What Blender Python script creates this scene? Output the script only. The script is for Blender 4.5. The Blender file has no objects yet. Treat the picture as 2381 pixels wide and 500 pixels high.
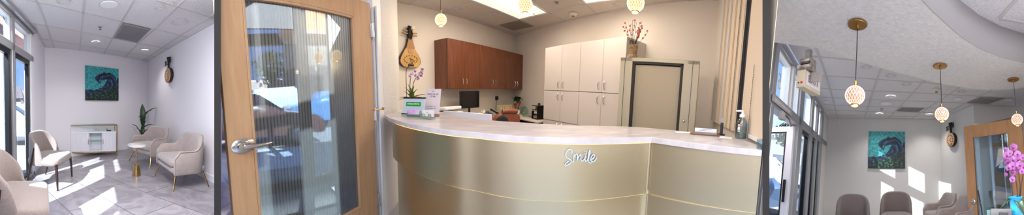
import bpy, bmesh, math, random
from mathutils import Vector, Matrix
random.seed(7)
PI = math.pi
# ------------------------------------------------------------------ camera, world, suns, exposure
SC = bpy.context.scene
COL = SC.collection
F, YC, EYE = 600.0, 270.0, 1.35
W_PX, H_PX = 2381, 500
cd = bpy.data.cameras.new('camera'); cam = bpy.data.objects.new('camera', cd); COL.objects.link(cam)
cd.type = 'PANO'; cd.panorama_type = 'CENTRAL_CYLINDRICAL'
cd.central_cylindrical_radius = 1.0
cd.central_cylindrical_range_u_min = -W_PX / 2 / F
cd.central_cylindrical_range_u_max = W_PX / 2 / F
cd.central_cylindrical_range_v_min = -(H_PX - YC) / F
cd.central_cylindrical_range_v_max = YC / F
cd.clip_start = 0.02; cd.clip_end = 300
cam.location = (0, 0, EYE); cam.rotation_euler = (PI / 2, 0, 0)
SC.camera = cam
SC.view_settings.view_transform = 'Standard'; SC.view_settings.look = 'None'
SC.view_settings.gamma = 1; SC.view_settings.use_curve_mapping = False
SC.view_settings.exposure = 0.3
SC.cycles.use_denoising = True
SC.cycles.max_bounces = 8; SC.cycles.transparent_max_bounces = 16
SC.cycles.sample_clamp_indirect = 4.0
SC.cycles.caustics_reflective = False; SC.cycles.caustics_refractive = False

wd = bpy.data.worlds.new('world'); SC.world = wd; wd.use_nodes = True
nt = wd.node_tree; bg = nt.nodes['Background']; bg.inputs['Strength'].default_value = 1.25
tc = nt.nodes.new('ShaderNodeTexCoord'); sp = nt.nodes.new('ShaderNodeSeparateXYZ')
cr = nt.nodes.new('ShaderNodeValToRGB')
nt.links.new(tc.outputs['Generated'], sp.inputs[0]); nt.links.new(sp.outputs['Z'], cr.inputs[0])
cr.color_ramp.elements[0].position = 0.0; cr.color_ramp.elements[0].color = (0.50, 0.66, 1.0, 1)
cr.color_ramp.elements[1].position = 0.5; cr.color_ramp.elements[1].color = (0.13, 0.28, 0.85, 1)
nt.links.new(cr.outputs[0], bg.inputs['Color'])

def sun(name, travel, strength, color, angle=0.6):
    l = bpy.data.lights.new(name, 'SUN'); l.energy = strength; l.color = color; l.angle = math.radians(angle)
    o = bpy.data.objects.new(name, l); COL.objects.link(o)
    o.rotation_euler = Vector(travel).to_track_quat('-Z', 'Y').to_euler(); o.location = (0, 0, 20)
    return o
SUN1 = sun('sun_front', (-2.3, 1.0, -1.5), 22.0, (1.0, 0.96, 0.97))
SUN3 = sun('sun_rear', (0.9, -0.93, -0.75), 8.0, (1.0, 0.93, 0.84))

# ------------------------------------------------------------------ rooms: local frames (x right, y forward, z up)
class Room:
    def __init__(s, xc, hor, H):
        s.H = H; az = (xc - 1190.5) / F; t = math.atan((YC - hor) / F)
        s.R = Matrix.Rotation(-az, 4, 'Z') @ Matrix.Rotation(t, 4, 'X')
        s.Ri = s.R.inverted()
        s.M = Matrix.Translation((0, 0, EYE)) @ s.R @ Matrix.Translation((0, 0, -H))
    def ray(s, px, py):
        th = (px - 1190.5) / F
        return s.Ri @ Vector((math.sin(th), math.cos(th), (YC - py) / F))
    def h(s, px, py, z):                       # the point at height z seen in that direction
        v = s.ray(px, py); t = (z - s.H) / v.z
        return Vector((0, 0, s.H)) + v * t
    def d(s, px, py, d):                       # the point at horizontal distance d
        v = s.ray(px, py); return Vector((0, 0, s.H)) + v * (d / math.hypot(v.x, v.y))
    def w(s, px, py, A, B):                    # the point on the vertical plane through A and B
        n = Vector((-(B[1] - A[1]), B[0] - A[0])); v = s.ray(px, py)
        return Vector((0, 0, s.H)) + v * ((n.x * A[0] + n.y * A[1]) / (n.x * v.x + n.y * v.y))
R1 = Room(249, 245, 1.3); R2 = Room(1085, 206, 1.35); R3 = Room(2085, 400, 1.3)
def aim(o, room, v): o.rotation_euler = (room.R @ Vector(v)).to_track_quat('-Z', 'Y').to_euler()
aim(SUN1, R1, (1.0, 1.7, -1.5)); aim(SUN3, R3, (1.0, 0.95, -0.56))
class Hub:
    M = Matrix.Identity(4)
HUB = Hub()

# fill lamps added above the frame, no fixtures seen there
def area(name, room, loc, size, power, color=(1, 1, 1), rot=(0, 0, 0), sy=None):
    l = bpy.data.lights.new(name, 'AREA'); l.energy = power; l.color = color; l.size = size
    if sy: l.shape = 'RECTANGLE'; l.size_y = sy
    o = bpy.data.objects.new(name, l); COL.objects.link(o)
    o.matrix_world = room.M @ Matrix.Translation(loc) @ Matrix.Rotation(rot[2], 4, 'Z') @ Matrix.Rotation(rot[1], 4, 'Y') @ Matrix.Rotation(rot[0], 4, 'X')
    return o
area('hub fill', HUB, (0, -0.5, 2.75), 1.8, 46, (0.80, 0.90, 1.0))
area('r1 fill', R1, (0.3, 2.1, 2.65), 1.4, 90, (1.0, 0.98, 1.0))
l = bpy.data.lights.new('globe', 'POINT'); l.energy = 75; l.color = (1.0, 0.98, 1.0); l.shadow_soft_size = 0.15  # added fill point that lifts walls and ceiling, no globe hangs there
o = bpy.data.objects.new('fill_point_lamp', l); COL.objects.link(o); o.matrix_world = R1.M @ Matrix.Translation((0.5, 1.9, 2.2))
area('r3 fill', R3, (0.9, 1.25, 2.40), 0.6, 40, (1.0, 0.97, 0.93))

# ------------------------------------------------------------------ materials
def lin(c):
    c = c / 255.0
    return c / 12.92 if c <= 0.04045 else ((c + 0.055) / 1.055) ** 2.4
def rgb(r, g, b): return (lin(r), lin(g), lin(b), 1)
def mat(name, col, rough=0.6, metal=0.0, bump=0.0, bscale=60, var=0.0, vscale=8, col2=None, emit=0, coat=0, aniso=0, sheen=0, alpha=1, stretch=None, detail=3):
    m = bpy.data.materials.new(name); m.use_nodes = True; t = m.node_tree; b = t.nodes['Principled BSDF']
    c = rgb(*col); b.inputs['Base Color'].default_value = c
    b.inputs['Roughness'].default_value = rough; b.inputs['Metallic'].default_value = metal
    if coat: b.inputs['Coat Weight'].default_value = coat
    if sheen: b.inputs['Sheen Weight'].default_value = sheen
    if emit: b.inputs['Emission Color'].default_value = c; b.inputs['Emission Strength'].default_value = emit
    tcn = t.nodes.new('ShaderNodeTexCoord'); mp = t.nodes.new('ShaderNodeMapping')
    t.links.new(tcn.outputs['Object'], mp.inputs[0])
    if stretch: mp.inputs['Scale'].default_value = stretch
    if col2 is None: col2 = tuple(max(0, min(255, x * (1 - var))) for x in col)
    n = t.nodes.new('ShaderNodeTexNoise'); n.inputs['Scale'].default_value = vscale; n.inputs['Detail'].default_value = detail
    t.links.new(mp.outputs[0], n.inputs['Vector'])
    if var or col2 != col:
        r = t.nodes.new('ShaderNodeValToRGB'); r.color_ramp.elements[0].position = 0.35; r.color_ramp.elements[1].position = 0.65
        r.color_ramp.elements[0].color = rgb(*col2); r.color_ramp.elements[1].color = c
        t.links.new(n.outputs['Fac'], r.inputs[0]); t.links.new(r.outputs[0], b.inputs['Base Color'])
        if emit: t.links.new(r.outputs[0], b.inputs['Emission Color'])
    if bump:
        n2 = t.nodes.new('ShaderNodeTexNoise'); n2.inputs['Scale'].default_value = bscale; n2.inputs['Detail'].default_value = 4
        t.links.new(mp.outputs[0], n2.inputs['Vector'])
        bp = t.nodes.new('ShaderNodeBump'); bp.inputs['Strength'].default_value = bump; bp.inputs['Distance'].default_value = 0.01
        t.links.new(n2.outputs['Fac'], bp.inputs['Height']); t.links.new(bp.outputs[0], b.inputs['Normal'])
    return m
def glass(name, tint=(235, 245, 250), gloss=0.12, rough=0.02):
    m = bpy.data.materials.new(name); m.use_nodes = True; t = m.node_tree; t.nodes.clear()
    out = t.nodes.new('ShaderNodeOutputMaterial'); tr = t.nodes.new('ShaderNodeBsdfTransparent'); gl = t.nodes.new('ShaderNodeBsdfGlossy')
    fr = t.nodes.new('ShaderNodeLayerWeight'); mx = t.nodes.new('ShaderNodeMixShader'); pw = t.nodes.new('ShaderNodeMath'); ma = t.nodes.new('ShaderNodeMath')
    pw.operation = 'POWER'; pw.inputs[1].default_value = 5; ma.operation = 'MULTIPLY_ADD'; ma.inputs[1].default_value = 0.6; ma.inputs[2].default_value = gloss * 0.4; ma.use_clamp = True
    tr.inputs[0].default_value = rgb(*tint); gl.inputs['Roughness'].default_value = rough
    t.links.new(fr.outputs['Facing'], pw.inputs[0]); t.links.new(pw.outputs[0], ma.inputs[0]); t.links.new(ma.outputs[0], mx.inputs[0])
    t.links.new(tr.outputs[0], mx.inputs[1]); t.links.new(gl.outputs[0], mx.inputs[2]); t.links.new(mx.outputs[0], out.inputs[0])
    return m
def wood(name, c1, c2, scale=(14, 14, 1.2), rough=0.45, rot=None, coat=0.0):
    m = mat(name, c1, rough, coat=coat); t = m.node_tree; b = t.nodes['Principled BSDF']
    mp = [x for x in t.nodes if x.type == 'MAPPING'][0]; mp.inputs['Scale'].default_value = scale
    n = t.nodes.new('ShaderNodeTexNoise'); n.inputs['Scale'].default_value = 3.0; n.inputs['Detail'].default_value = 6; n.inputs['Distortion'].default_value = 0.6
    r = t.nodes.new('ShaderNodeValToRGB'); r.color_ramp.elements[0].position = 0.3; r.color_ramp.elements[1].position = 0.72
    r.color_ramp.elements[0].color = rgb(*c2); r.color_ramp.elements[1].color = rgb(*c1)
    t.links.new(mp.outputs[0], n.inputs['Vector']); t.links.new(n.outputs['Fac'], r.inputs[0]); t.links.new(r.outputs[0], b.inputs['Base Color'])
    return m
MAT = dict(
    wall1=mat('white wall paint', (236, 233, 238), 0.75, bump=0.05, bscale=90),
    wall2=mat('warm white wall paint', (222, 212, 200), 0.75, bump=0.05, bscale=90),
    wall2t=mat('orange peel wall', (228, 226, 226), 0.6, bump=0.9, bscale=55),
    wall3=mat('light grey wall paint', (222, 219, 216), 0.75, bump=0.08, bscale=90),
    stucco=mat('sprayed plaster', (224, 223, 220), 0.85, bump=1.0, bscale=38, var=0.05, vscale=30),
    fascia=mat('grey fascia paint', (168, 163, 160), 0.7),
    tile=mat('acoustic tile', (232, 229, 230), 0.9, bump=0.7, bscale=45, var=0.09, vscale=70),
    tile2=mat('warm acoustic tile', (214, 205, 196), 0.9, bump=0.35, bscale=45, var=0.05, vscale=70),
    tbar=mat('ceiling grid white', (200, 196, 194), 0.5),
    trim=mat('white trim', (238, 238, 240), 0.4),
    divider=mat('dark grey divider bar', (46, 42, 39), 0.8),
    black=mat('black metal', (14, 14, 16), 0.35, metal=0.3),
    blackp=mat('black plastic', (16, 16, 18), 0.4),
    gold=mat('brushed gold', (196, 160, 105), 0.28, metal=1.0),
    brass=mat('satin brass', (178, 140, 82), 0.3, metal=1.0),
    chrome=mat('satin chrome', (205, 205, 208), 0.2, metal=1.0),
    alu=mat('anodised aluminium', (176, 176, 178), 0.35, metal=0.6),
    steel=mat('painted white steel', (225, 225, 225), 0.4),
    glass=glass('clear glass'), dglass=glass('clear display glass', (225, 240, 238), 0.1),
    fabric=mat('greige fabric', (138, 124, 118), 0.95, bump=0.5, bscale=260, var=0.1, vscale=90, sheen=0.3),
    fabric2=mat('pale beige velvet', (168, 155, 150), 0.9, bump=0.15, bscale=200, var=0.05, vscale=12, sheen=0.4),
    piping=mat('beige piping', (140, 126, 122), 0.9),
    espresso=wood('espresso wood', (52, 28, 22), (26, 13, 11), (30, 30, 3), 0.3),
    marble=mat('white marble', (238, 234, 230), 0.18, var=0.12, vscale=9, detail=8),
    white=mat('glossy white lacquer', (240, 240, 246), 0.25),
    leaf=mat('deep green leaf', (38, 78, 40), 0.4, var=0.35, vscale=14),
    leaf2=mat('yellow green leaf', (120, 140, 60), 0.45, var=0.4, vscale=20),
    soil=mat('dark soil', (50, 38, 30), 0.95, bump=0.6),
    door=wood('pale maple', (198, 160, 122), (184, 144, 106), (10, 10, 1.0), 0.5),
    oak=wood('honey oak', (192, 146, 102), (176, 128, 84), (10, 10, 1.0), 0.5),
    cherry=wood('red brown cherry', (118, 62, 30), (86, 42, 18), (9, 9, 1.0), 0.33, coat=0.3),
    laminate=mat('pale grey laminate', (208, 198, 190), 0.45),
    beige=mat('beige enamelled steel', (196, 186, 160), 0.4),
    beige2=mat('beige tambour', (186, 172, 144), 0.5),
    quartz=mat('white veined quartz', (222, 212, 208), 0.22, var=0.08, vscale=6, detail=9, stretch=(1, 2.5, 1)),
    paper=mat('white paper', (240, 240, 240), 0.7),
    lamp=mat('lamp diffuser', (255, 250, 240), 0.5, emit=6),
    floor_dark=mat('grey hub floor', (150, 148, 148), 0.4),
)

# ------------------------------------------------------------------ mesh builder
class MB:
    def __init__(s): s.v = []; s.f = []
    def add(s, vs, fs):
        b = len(s.v); s.v += [Vector(p) for p in vs]; s.f += [tuple(b + i for i in f) for f in fs]; return s
    def hexa(s, lo, hi):                                  # two quads, lower and upper, same winding
        return s.add(list(lo) + list(hi), [(3, 2, 1, 0), (4, 5, 6, 7), (0, 1, 5, 4), (1, 2, 6, 5), (2, 3, 7, 6), (3, 0, 4, 7)])
    def box(s, c, d, rz=0, M=None):
        x, y, z = d[0] / 2, d[1] / 2, d[2] / 2
        m = Matrix.Translation(c) @ (M if M else Matrix.Rotation(rz, 4, 'Z'))
        return s.hexa([m @ Vector(p) for p in ((-x, -y, -z), (x, -y, -z), (x, y, -z), (-x, y, -z))], [m @ Vector(p) for p in ((-x, -y, z), (x, -y, z), (x, y, z), (-x, y, z))])
    def slab(s, A, B, z0, z1, t, side=1):                 # wall between plan points A and B, thickness t to the left (side 1)
        A = Vector((A[0], A[1])); B = Vector((B[0], B[1])); n = (B - A).normalized(); n = Vector((-n.y, n.x)) * t * side
        P = [A, B, B + n, A + n]
        if side < 0: P = [B, A, A + n, B + n]
        return s.hexa([(p.x, p.y, z0) for p in P], [(p.x, p.y, z1) for p in P])
    def poly(s, pts, z0, z1):                             # prism from a plan polygon
        n = len(pts); return s.add([(p[0], p[1], z0) for p in pts] + [(p[0], p[1], z1) for p in pts],
            [tuple(range(n - 1, -1, -1)), tuple(range(n, 2 * n))] + [(i, (i + 1) % n, n + (i + 1) % n, n + i) for i in range(n)])
    def prism(s, pts, off):                               # planar 3D outline pushed along off
        n = len(pts); off = Vector(off); P = [Vector(p) for p in pts]
        return s.add(P + [p + off for p in P], [tuple(range(n - 1, -1, -1)), tuple(range(n, 2 * n))] + [(i, (i + 1) % n, n + (i + 1) % n, n + i) for i in range(n)])
    def loft(s, rings, cap=True, closed=False):
        k = len(rings[0]); b = len(s.v)
        for r in rings: s.v += [Vector(p) for p in r]
        m = len(rings)
        for i in range(m if closed else m - 1):
            for j in range(k):
                a = b + i * k; c = b + ((i + 1) % m) * k
                s.f.append((a + j, a + (j + 1) % k, c + (j + 1) % k, c + j))
        if cap and not closed:
            s.f.append(tuple(b + j for j in range(k - 1, -1, -1))); s.f.append(tuple(b + (m - 1) * k + j for j in range(k)))
        return s
    def tube(s, path, r, n=8, cap=True, flat=None):
        P = [Vector(p) for p in path]; R = r if isinstance(r, (list, tuple)) else [r] * len(P); rings = []
        up = None
        for i, p in enumerate(P):
            t = (P[min(i + 1, len(P) - 1)] - P[max(i - 1, 0)]).normalized()
            if up is None:
                up = Vector((0, 0, 1)) if abs(t.z) < 0.9 else Vector((1, 0, 0))
            a = t.cross(up).normalized(); b2 = a.cross(t).normalized(); up = b2
            rings.append([p + a * math.cos(q) * R[i] + b2 * math.sin(q) * R[i] * (flat or 1) for q in [2 * PI * j / n for j in range(n)]])
        return s.loft(rings, cap)
    def cyl(s, p0, p1, r0, r1=None, n=16): return s.tube([p0, p1], [r0, r1 if r1 is not None else r0], n)
    def lathe(s, prof, c=(0, 0, 0), n=24, sx=1, sy=1, M=None):
        c = Vector(c); M = M or Matrix.Identity(4)
        return s.loft([[c + M @ Vector((r * math.cos(2 * PI * j / n) * sx, r * math.sin(2 * PI * j / n) * sy, z)) for j in range(n)] for r, z in prof])
    def ball(s, c, r, sx=1, sy=1, sz=1, n=16, k=10):
        return s.lathe([(max(r * math.sin(PI * i / k), 1e-4), -r * math.cos(PI * i / k) * sz) for i in range(k + 1)], c, n, sx, sy)
    def surf(s, fn, nu, nv, th=0.0):
        b = len(s.v); G = [[Vector(fn(i / nu, j / nv)) for j in range(nv + 1)] for i in range(nu + 1)]
        for row in G: s.v += row
        w = nv + 1
        for i in range(nu):
            for j in range(nv): s.f.append((b + i * w + j, b + (i + 1) * w + j, b + (i + 1) * w + j + 1, b + i * w + j + 1))
        return s
    def build(s, name, m, parent=None, room=None, bevel=0, seg=2, smooth=35, solid=0, sub=0, fixn=True):
        me = bpy.data.meshes.new(name); me.from_pydata([tuple(v) for v in s.v], [], s.f); me.update()
        if fixn:
            bm = bmesh.new(); bm.from_mesh(me); bmesh.ops.recalc_face_normals(bm, faces=bm.faces); bm.to_mesh(me); bm.free()
        if smooth:
            me.shade_smooth(); me.set_sharp_from_angle(angle=math.radians(smooth))
        me.materials.append(m if not isinstance(m, str) else MAT[m])
        o = bpy.data.objects.new(name, me); COL.objects.link(o)
        if parent is not None: o.parent = parent
        elif room is not None: o.matrix_world = room.M
        if solid:
            q = o.modifiers.new('thickness', 'SOLIDIFY'); q.thickness = solid; q.offset = 0
        if bevel:
            q = o.modifiers.new('bevel', 'BEVEL'); q.width = bevel; q.segments = seg; q.limit_method = 'ANGLE'; q.angle_limit = math.radians(40); q.harden_normals = False
        if sub:
            q = o.modifiers.new('subdivision', 'SUBSURF'); q.levels = sub; q.render_levels = sub
        return o
def structure(o): o['kind'] = 'structure'; return o
def tag(o, label, cat, group=None):
    o['label'] = label; o['category'] = cat
    if group: o['group'] = group
    return o
def thing(name, label, cat, room, loc=(0, 0, 0), rz=0, group=None, M=None):
    o = bpy.data.objects.new(name, None); COL.objects.link(o); o.empty_display_size = 0.1
    o.matrix_world = room.M @ Matrix.Translation(loc) @ (M if M else Matrix.Rotation(rz, 4, 'Z'))
    return tag(o, label, cat, group)
def copy_thing(root, label, room, loc, rz=0, group=None, M=None):
    r = root.copy(); COL.objects.link(r)
    r.matrix_world = room.M @ Matrix.Translation(loc) @ (M if M else Matrix.Rotation(rz, 4, 'Z')); r['label'] = label
    if group: r['group'] = group
    for ch in [o for o in COL.objects if o.parent == root]:
        c = ch.copy(); COL.objects.link(c); c.parent = r
        for g in [o for o in COL.objects if o.parent == ch]:
            d = g.copy(); COL.objects.link(d); d.parent = c
    return r
def bars(room, segs, z, w, th, name, m, ext=0.0):
    mb = MB()
    for seg in segs:
        P = [room.h(x, y, z) for x, y in seg]
        for a, b in zip(P[:-1], P[1:]):
            a2 = Vector((a.x, a.y)); b2 = Vector((b.x, b.y)); u = (b2 - a2).normalized(); n = Vector((-u.y, u.x)) * w / 2
            a2 -= u * ext; b2 += u * ext
            q = [a2 + n, b2 + n, b2 - n, a2 - n]
            mb.hexa([(p.x, p.y, z - th) for p in q], [(p.x, p.y, z + 0.001) for p in q])
    return structure(mb.build(name, m, room=room))

# ------------------------------------------------------------------ hub: the spot where the three rooms meet
az = lambda px: (px - 1190.5) / F
def wedge(name, x0, x1, r0, r1):
    mb = MB(); P = [(r0 * math.sin(az(x0)), r0 * math.cos(az(x0))), (r0 * math.sin(az(x1)), r0 * math.cos(az(x1))), (r1 * math.sin(az(x1)), r1 * math.cos(az(x1))), (r1 * math.sin(az(x0)), r1 * math.cos(az(x0)))]
    return structure(mb.poly(P, -0.4, 3.2).build(name, 'divider'))
wedge('divider_bar_west', 498, 513.6, 1.46, 4.25)  # divider bars between the three views, made up as wedge walls
wedge('divider_bar_east', 1773, 1789, 1.48, 1.80)

# ---- room 1 shell
A1, B1, C1 = R1.h(104.5, 109, 2.7), R1.h(343, 143, 2.7), R1.h(498, 53.5, 2.7)
W1a, W1b = Vector((-1.30, 1.9, 0)), Vector((-1.36, 4.7, 0))
C1e = C1 + (C1 - B1).normalized() * 0.12
structure(MB().slab(B1, A1, 0, 2.75, 0.12, -1).build('wall_back', 'wall1', room=R1))
structure(MB().slab(C1e, B1, 0, 2.75, 0.12, -1).build('wall_right', 'wall1', room=R1))
structure(MB().slab(A1, W1b, 0, 2.75, 0.12, -1).build('wall_return', 'wall1', room=R1))
structure(MB().poly([(-1.42, 1.6), (-1.0, 0.9), (1.88, 0.9), (1.86, 4.2), (1.42, 8.6), (-1.58, 8.6), (-1.5, 4.7)], 2.7, 2.76).build('ceiling', 'tile', room=R1))
structure(MB().poly([(-1.42, 0.9), (2.2, 0.9), (2.2, 8.6), (-1.6, 8.6)], -0.06, 0).build('floor', 'floor_dark', room=R1))
# ---- room 2 shell
L2, M2, N2 = R2.h(931, 6, 2.7), R2.h(1199, 84.6, 2.7), R2.h(1668, 0, 2.7)
L2e = L2 + (L2 - M2).normalized() * 1.2
K2 = Vector((1.50, 0.66, 0)); 
structure(MB().slab(M2, L2e, 0, 2.75, 0.12, -1).build('wall_left', 'wall2', room=R2))
structure(MB().slab(N2, M2, 0, 2.75, 0.12, -1).build('wall_rear', 'wall2', room=R2))
structure(MB().slab(K2, N2, 0, 2.75, 0.015, -1).build('wall_window_side', 'wall2', room=R2))
structure(MB().poly([(-1.9, 2.95), (-0.85, 2.95), (-0.2, 1.0), (1.5, 0.62), (N2.x + .05, N2.y - .02), (M2.x + .06, M2.y + .1), (M2.x - .05, M2.y + .1), (-1.9, 3.2)], 2.7, 2.76).build('ceiling', 'tile2', room=R2))
structure(MB().poly([(-1.3, 0.9), (1.5, 0.62), (N2.x + .05, N2.y - .02), (M2.x + .06, M2.y + .1), (M2.x - .05, M2.y + .1), (-1.9, 3.1), (-0.9, 2.3)], -0.06, 0).build('floor', 'floor_dark', room=R2))
# ---- room 3 shell
W3a, W3b, B3 = Vector((-1.10, 1.5, 0)), R3.h(1926, 274, 2.7), R3.h(2184, 277, 2.7)
P3, Q3 = R3.h(2263, 243, 2.7), R3.h(2360, 247, 2.7)
structure(MB().slab(B3, W3b, -0.2, 2.75, 0.12, -1).build('wall_far', 'wall3', room=R3))
structure(MB().slab(P3, B3, -0.2, 2.75, 0.12, -1).build('wall_side', 'wall3', room=R3))
structure(MB().slab(P3, P3 + (Q3 - P3).normalized() * 2.2, -0.2, 2.75, 0.12, 1).build('wall_pier', 'wall3', room=R3))
SOFF = [(1791, 97.5), (1838, 104), (1896, 111), (1930, 121), (1994, 142), (2048, 158), (2080, 167), (2130, 181), (2186, 194), (2231, 202), (2267, 207), (2307, 210), (2357, 207), (2395, 200)]
INNER = [(2400, 150), (2381, 146), (2330, 134), (2282, 115), (2237, 88), (2205, 60), (2170, 27), (2143, 0), (2120, -25), (1960, -60), (1791, -60)]
SO = [R3.h(x, y, 2.45) for x, y in SOFF]; SI = [R3.h(x, y, 2.45) for x, y in INNER]
SIe = [(4.2, 2.2)] + [(p.x, p.y) for p in SI]
structure(MB().poly([(p.x, p.y) for p in SO] + [(4.2, 3.1)] + SIe, 2.45, 2.70).build('ceiling_soffit', 'stucco', room=R3, smooth=0))
mb = MB(); k = [(4.2, 2.2)] + [(p.x, p.y) for p in SI[:-2]]
mb.surf(lambda u, v: (lambda i, f: (k[i][0] * (1 - f) + k[min(i + 1, len(k) - 1)][0] * f + 0.0, k[i][1] * (1 - f) + k[min(i + 1, len(k) - 1)][1] * f - 0.006, 2.446 + v * 0.42))(min(int(u * (len(k) - 1) + 1e-6), len(k) - 2), u * (len(k) - 1) - min(int(u * (len(k) - 1) + 1e-6), len(k) - 2)), (len(k) - 1), 1)
structure(mb.build('trim_20', 'fascia', room=R3, smooth=80, solid=0.006))
structure(MB().poly([(p.x, p.y) for p in SO] + [(4.2, 3.1), (4.2, 7.5), (-2.0, 7.5), (-1.30, 3.0)], 2.7, 2.76).build('ceiling', 'tile', room=R3))
structure(MB().poly([(4.2, 2.3)] + [(p.x, p.y + .04) for p in SI] + [(0.5, 0.2), (4.2, 0.2)], 2.82, 2.88).build('ceiling_upper', 'tile', room=R3))
structure(MB().poly([(-2.0, 0.9), (3.6, 0.9), (3.6, 7.5), (-2.0, 7.5)], -0.06, 0).build('floor', 'marble', room=R3))  # unseen floor made pale to bounce sunlight up to the ceiling
# ------------------------------------------------------------------ room 1: hub closure
structure(MB().poly([(-1.95, -1.5), (2.1, -1.5), (1.3, 0.0), (0.6, 0.5), (-0.6, 0.5), (-1.95, 1.2)], -0.30, -0.20).build('floor_entry', mat('blue tinted entry tile', (172, 184, 200), 0.35)))  # unseen tile tinted blue to cool what the gold counter reflects
structure(MB().poly([(-3.0, -1.57), (6.0, -3.9), (14, -14), (-3.0, -14)], -0.36, -0.30).build('ground_sidewalk', mat('blue tinted sidewalk', (92, 116, 144), 0.9)))  # unseen ground, its blue tint added for the counter front's reflection
structure(MB().poly([(-1.95, -1.5), (2.3, -1.5), (2.3, 0.3), (1.4, 1.0), (-0.3, 1.25), (-1.2, 0.9), (-1.95, 1.9)], 2.83, 2.93).build('ceiling_entry', 'tile'))
mb = MB()                                     # storefront wall behind the viewer: piers, sill and header round three tall windows
for x0, x1 in ((-1.95, -1.75), (-0.5, -0.40), (0.75, 0.85), (2.05, 2.3)): mb.box(((x0 + x1) / 2, -1.5, 1.3), (x1 - x0, 0.12, 3.1))
mb.box((0.17, -1.5, -0.17), (4.25, 0.12, 0.2)); mb.box((0.17, -1.5, 2.75), (4.25, 0.12, 0.3))
structure(mb.build('wall_storefront', 'wall1'))
structure(MB().box((-1.95, -1.35, 1.3), (0.1, 0.4, 3.1)).build('wall_west', 'wall1'))
structure(MB().slab((5.6, -3.5), (2.3, -1.5), -1.6, 2.93, 0.12, 1).build('wall_east', 'wall3'))
structure(MB().poly([(2.2, -1.6), (5.6, -3.6), (5.6, -1), (2.2, 0.4)], 2.83, 2.93).build('ceiling_side', 'tile'))
structure(MB().box((1.5, -2.1, 2.95), (2.2, 1.2, 0.10)).build('sun_block_canopy', 'wall1'))  # unseen canopy added to keep direct sun out of the storefront

# ------------------------------------------------------------------ room 1: floor, ceiling grid, baseboard
def tile_floor():
    m = mat('grey marble floor tile', (176, 172, 176), 0.28); t = m.node_tree; b = t.nodes['Principled BSDF']
    mp = [x for x in t.nodes if x.type == 'MAPPING'][0]; mp.inputs['Rotation'].default_value = (0, 0, math.radians(58))
    br = t.nodes.new('ShaderNodeTexBrick'); br.inputs['Scale'].default_value = 1.0
    br.inputs['Brick Width'].default_value = 1.15; br.inputs['Row Height'].default_value = 0.62; br.inputs['Mortar Size'].default_value = 0.007
    br.inputs['Color1'].default_value = rgb(166, 162, 167); br.inputs['Color2'].default_value = rgb(152, 148, 154); br.inputs['Mortar'].default_value = rgb(108, 104, 110)
    n = t.nodes.new('ShaderNodeTexNoise'); n.inputs['Scale'].default_value = 2.2; n.inputs['Detail'].default_value = 9; n.inputs['Distortion'].default_value = 2.2
    r = t.nodes.new('ShaderNodeValToRGB'); r.color_ramp.elements[0].position = 0.38; r.color_ramp.elements[0].color = (0.62, 0.6, 0.62, 1)
    r.color_ramp.elements[1].position = 0.6; r.color_ramp.elements[1].color = (1, 1, 1, 1)
    mx = t.nodes.new('ShaderNodeMix'); mx.data_type = 'RGBA'; mx.blend_type = 'MULTIPLY'; mx.inputs['Factor'].default_value = 0.8
    t.links.new(mp.outputs[0], br.inputs['Vector']); t.links.new(mp.outputs[0], n.inputs['Vector']); t.links.new(n.outputs['Fac'], r.inputs[0])
    t.links.new(br.outputs['Color'], mx.inputs['A']); t.links.new(r.outputs[0], mx.inputs['B']); t.links.new(mx.outputs['Result'], b.inputs['Base Color'])
    return m
MAT['floor1'] = tile_floor()
bpy.data.objects['floor'].data.materials[0] = MAT['floor1']
R1L = [[(85, 0), (109, 60), (126.4, 112)], [(197.5, 0), (194, 30), (189, 75), (185.5, 120)], [(313, 0), (283, 50), (250, 111), (240, 128)],
       [(430, 0), (413.5, 15), (361, 67), (322, 100.5), (289, 135)], [(500, 33), (490, 39), (419.5, 82.5), (376, 111.6), (331, 141)],
       [(94, 90), (187, 105), (247, 114), (298, 122), (362, 132)], [(79, 54), (106, 59), (190, 74), (260, 88), (322, 100.5), (391, 114)],
       [(60, -2), (89.5, 4.5), (194.5, 28.5), (283, 49.5), (361, 67.5), (437.5, 87)], [(364, 0), (413.5, 15), (487, 39), (504, 44)],
       [(104.5, 109), (240, 128), (343, 143)], [(343, 143), (437, 87.5), (498, 53.5)], [(104.5, 109), (88, 73), (79, 54)]]
bars(R1, R1L, 2.7, 0.03, 0.008, 'trim_1', 'tbar', 0.012)
def base_strip(room, A, B, name, side=-1, t=0.012, z1=0.11, m='trim'):
    A = Vector((A[0], A[1])); B = Vector((B[0], B[1])); return structure(MB().slab(A, B, 0, z1, t, side).build(name, m, room=room))
base_strip(R1, B1, A1, 'baseboard_back', 1); base_strip(R1, C1e, B1, 'baseboard_right', 1)
def at(P, Q, s, off=0.0, z=0.0):               # point s metres from P towards Q, off to the left
    P = Vector((P[0], P[1])); Q = Vector((Q[0], Q[1])); u = (Q - P).normalized(); n = Vector((-u.y, u.x)); p = P + u * s + n * off
    return Vector((p.x, p.y, z))
def ang(P, Q): return math.atan2(Q[1] - P[1], Q[0] - P[0])

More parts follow.
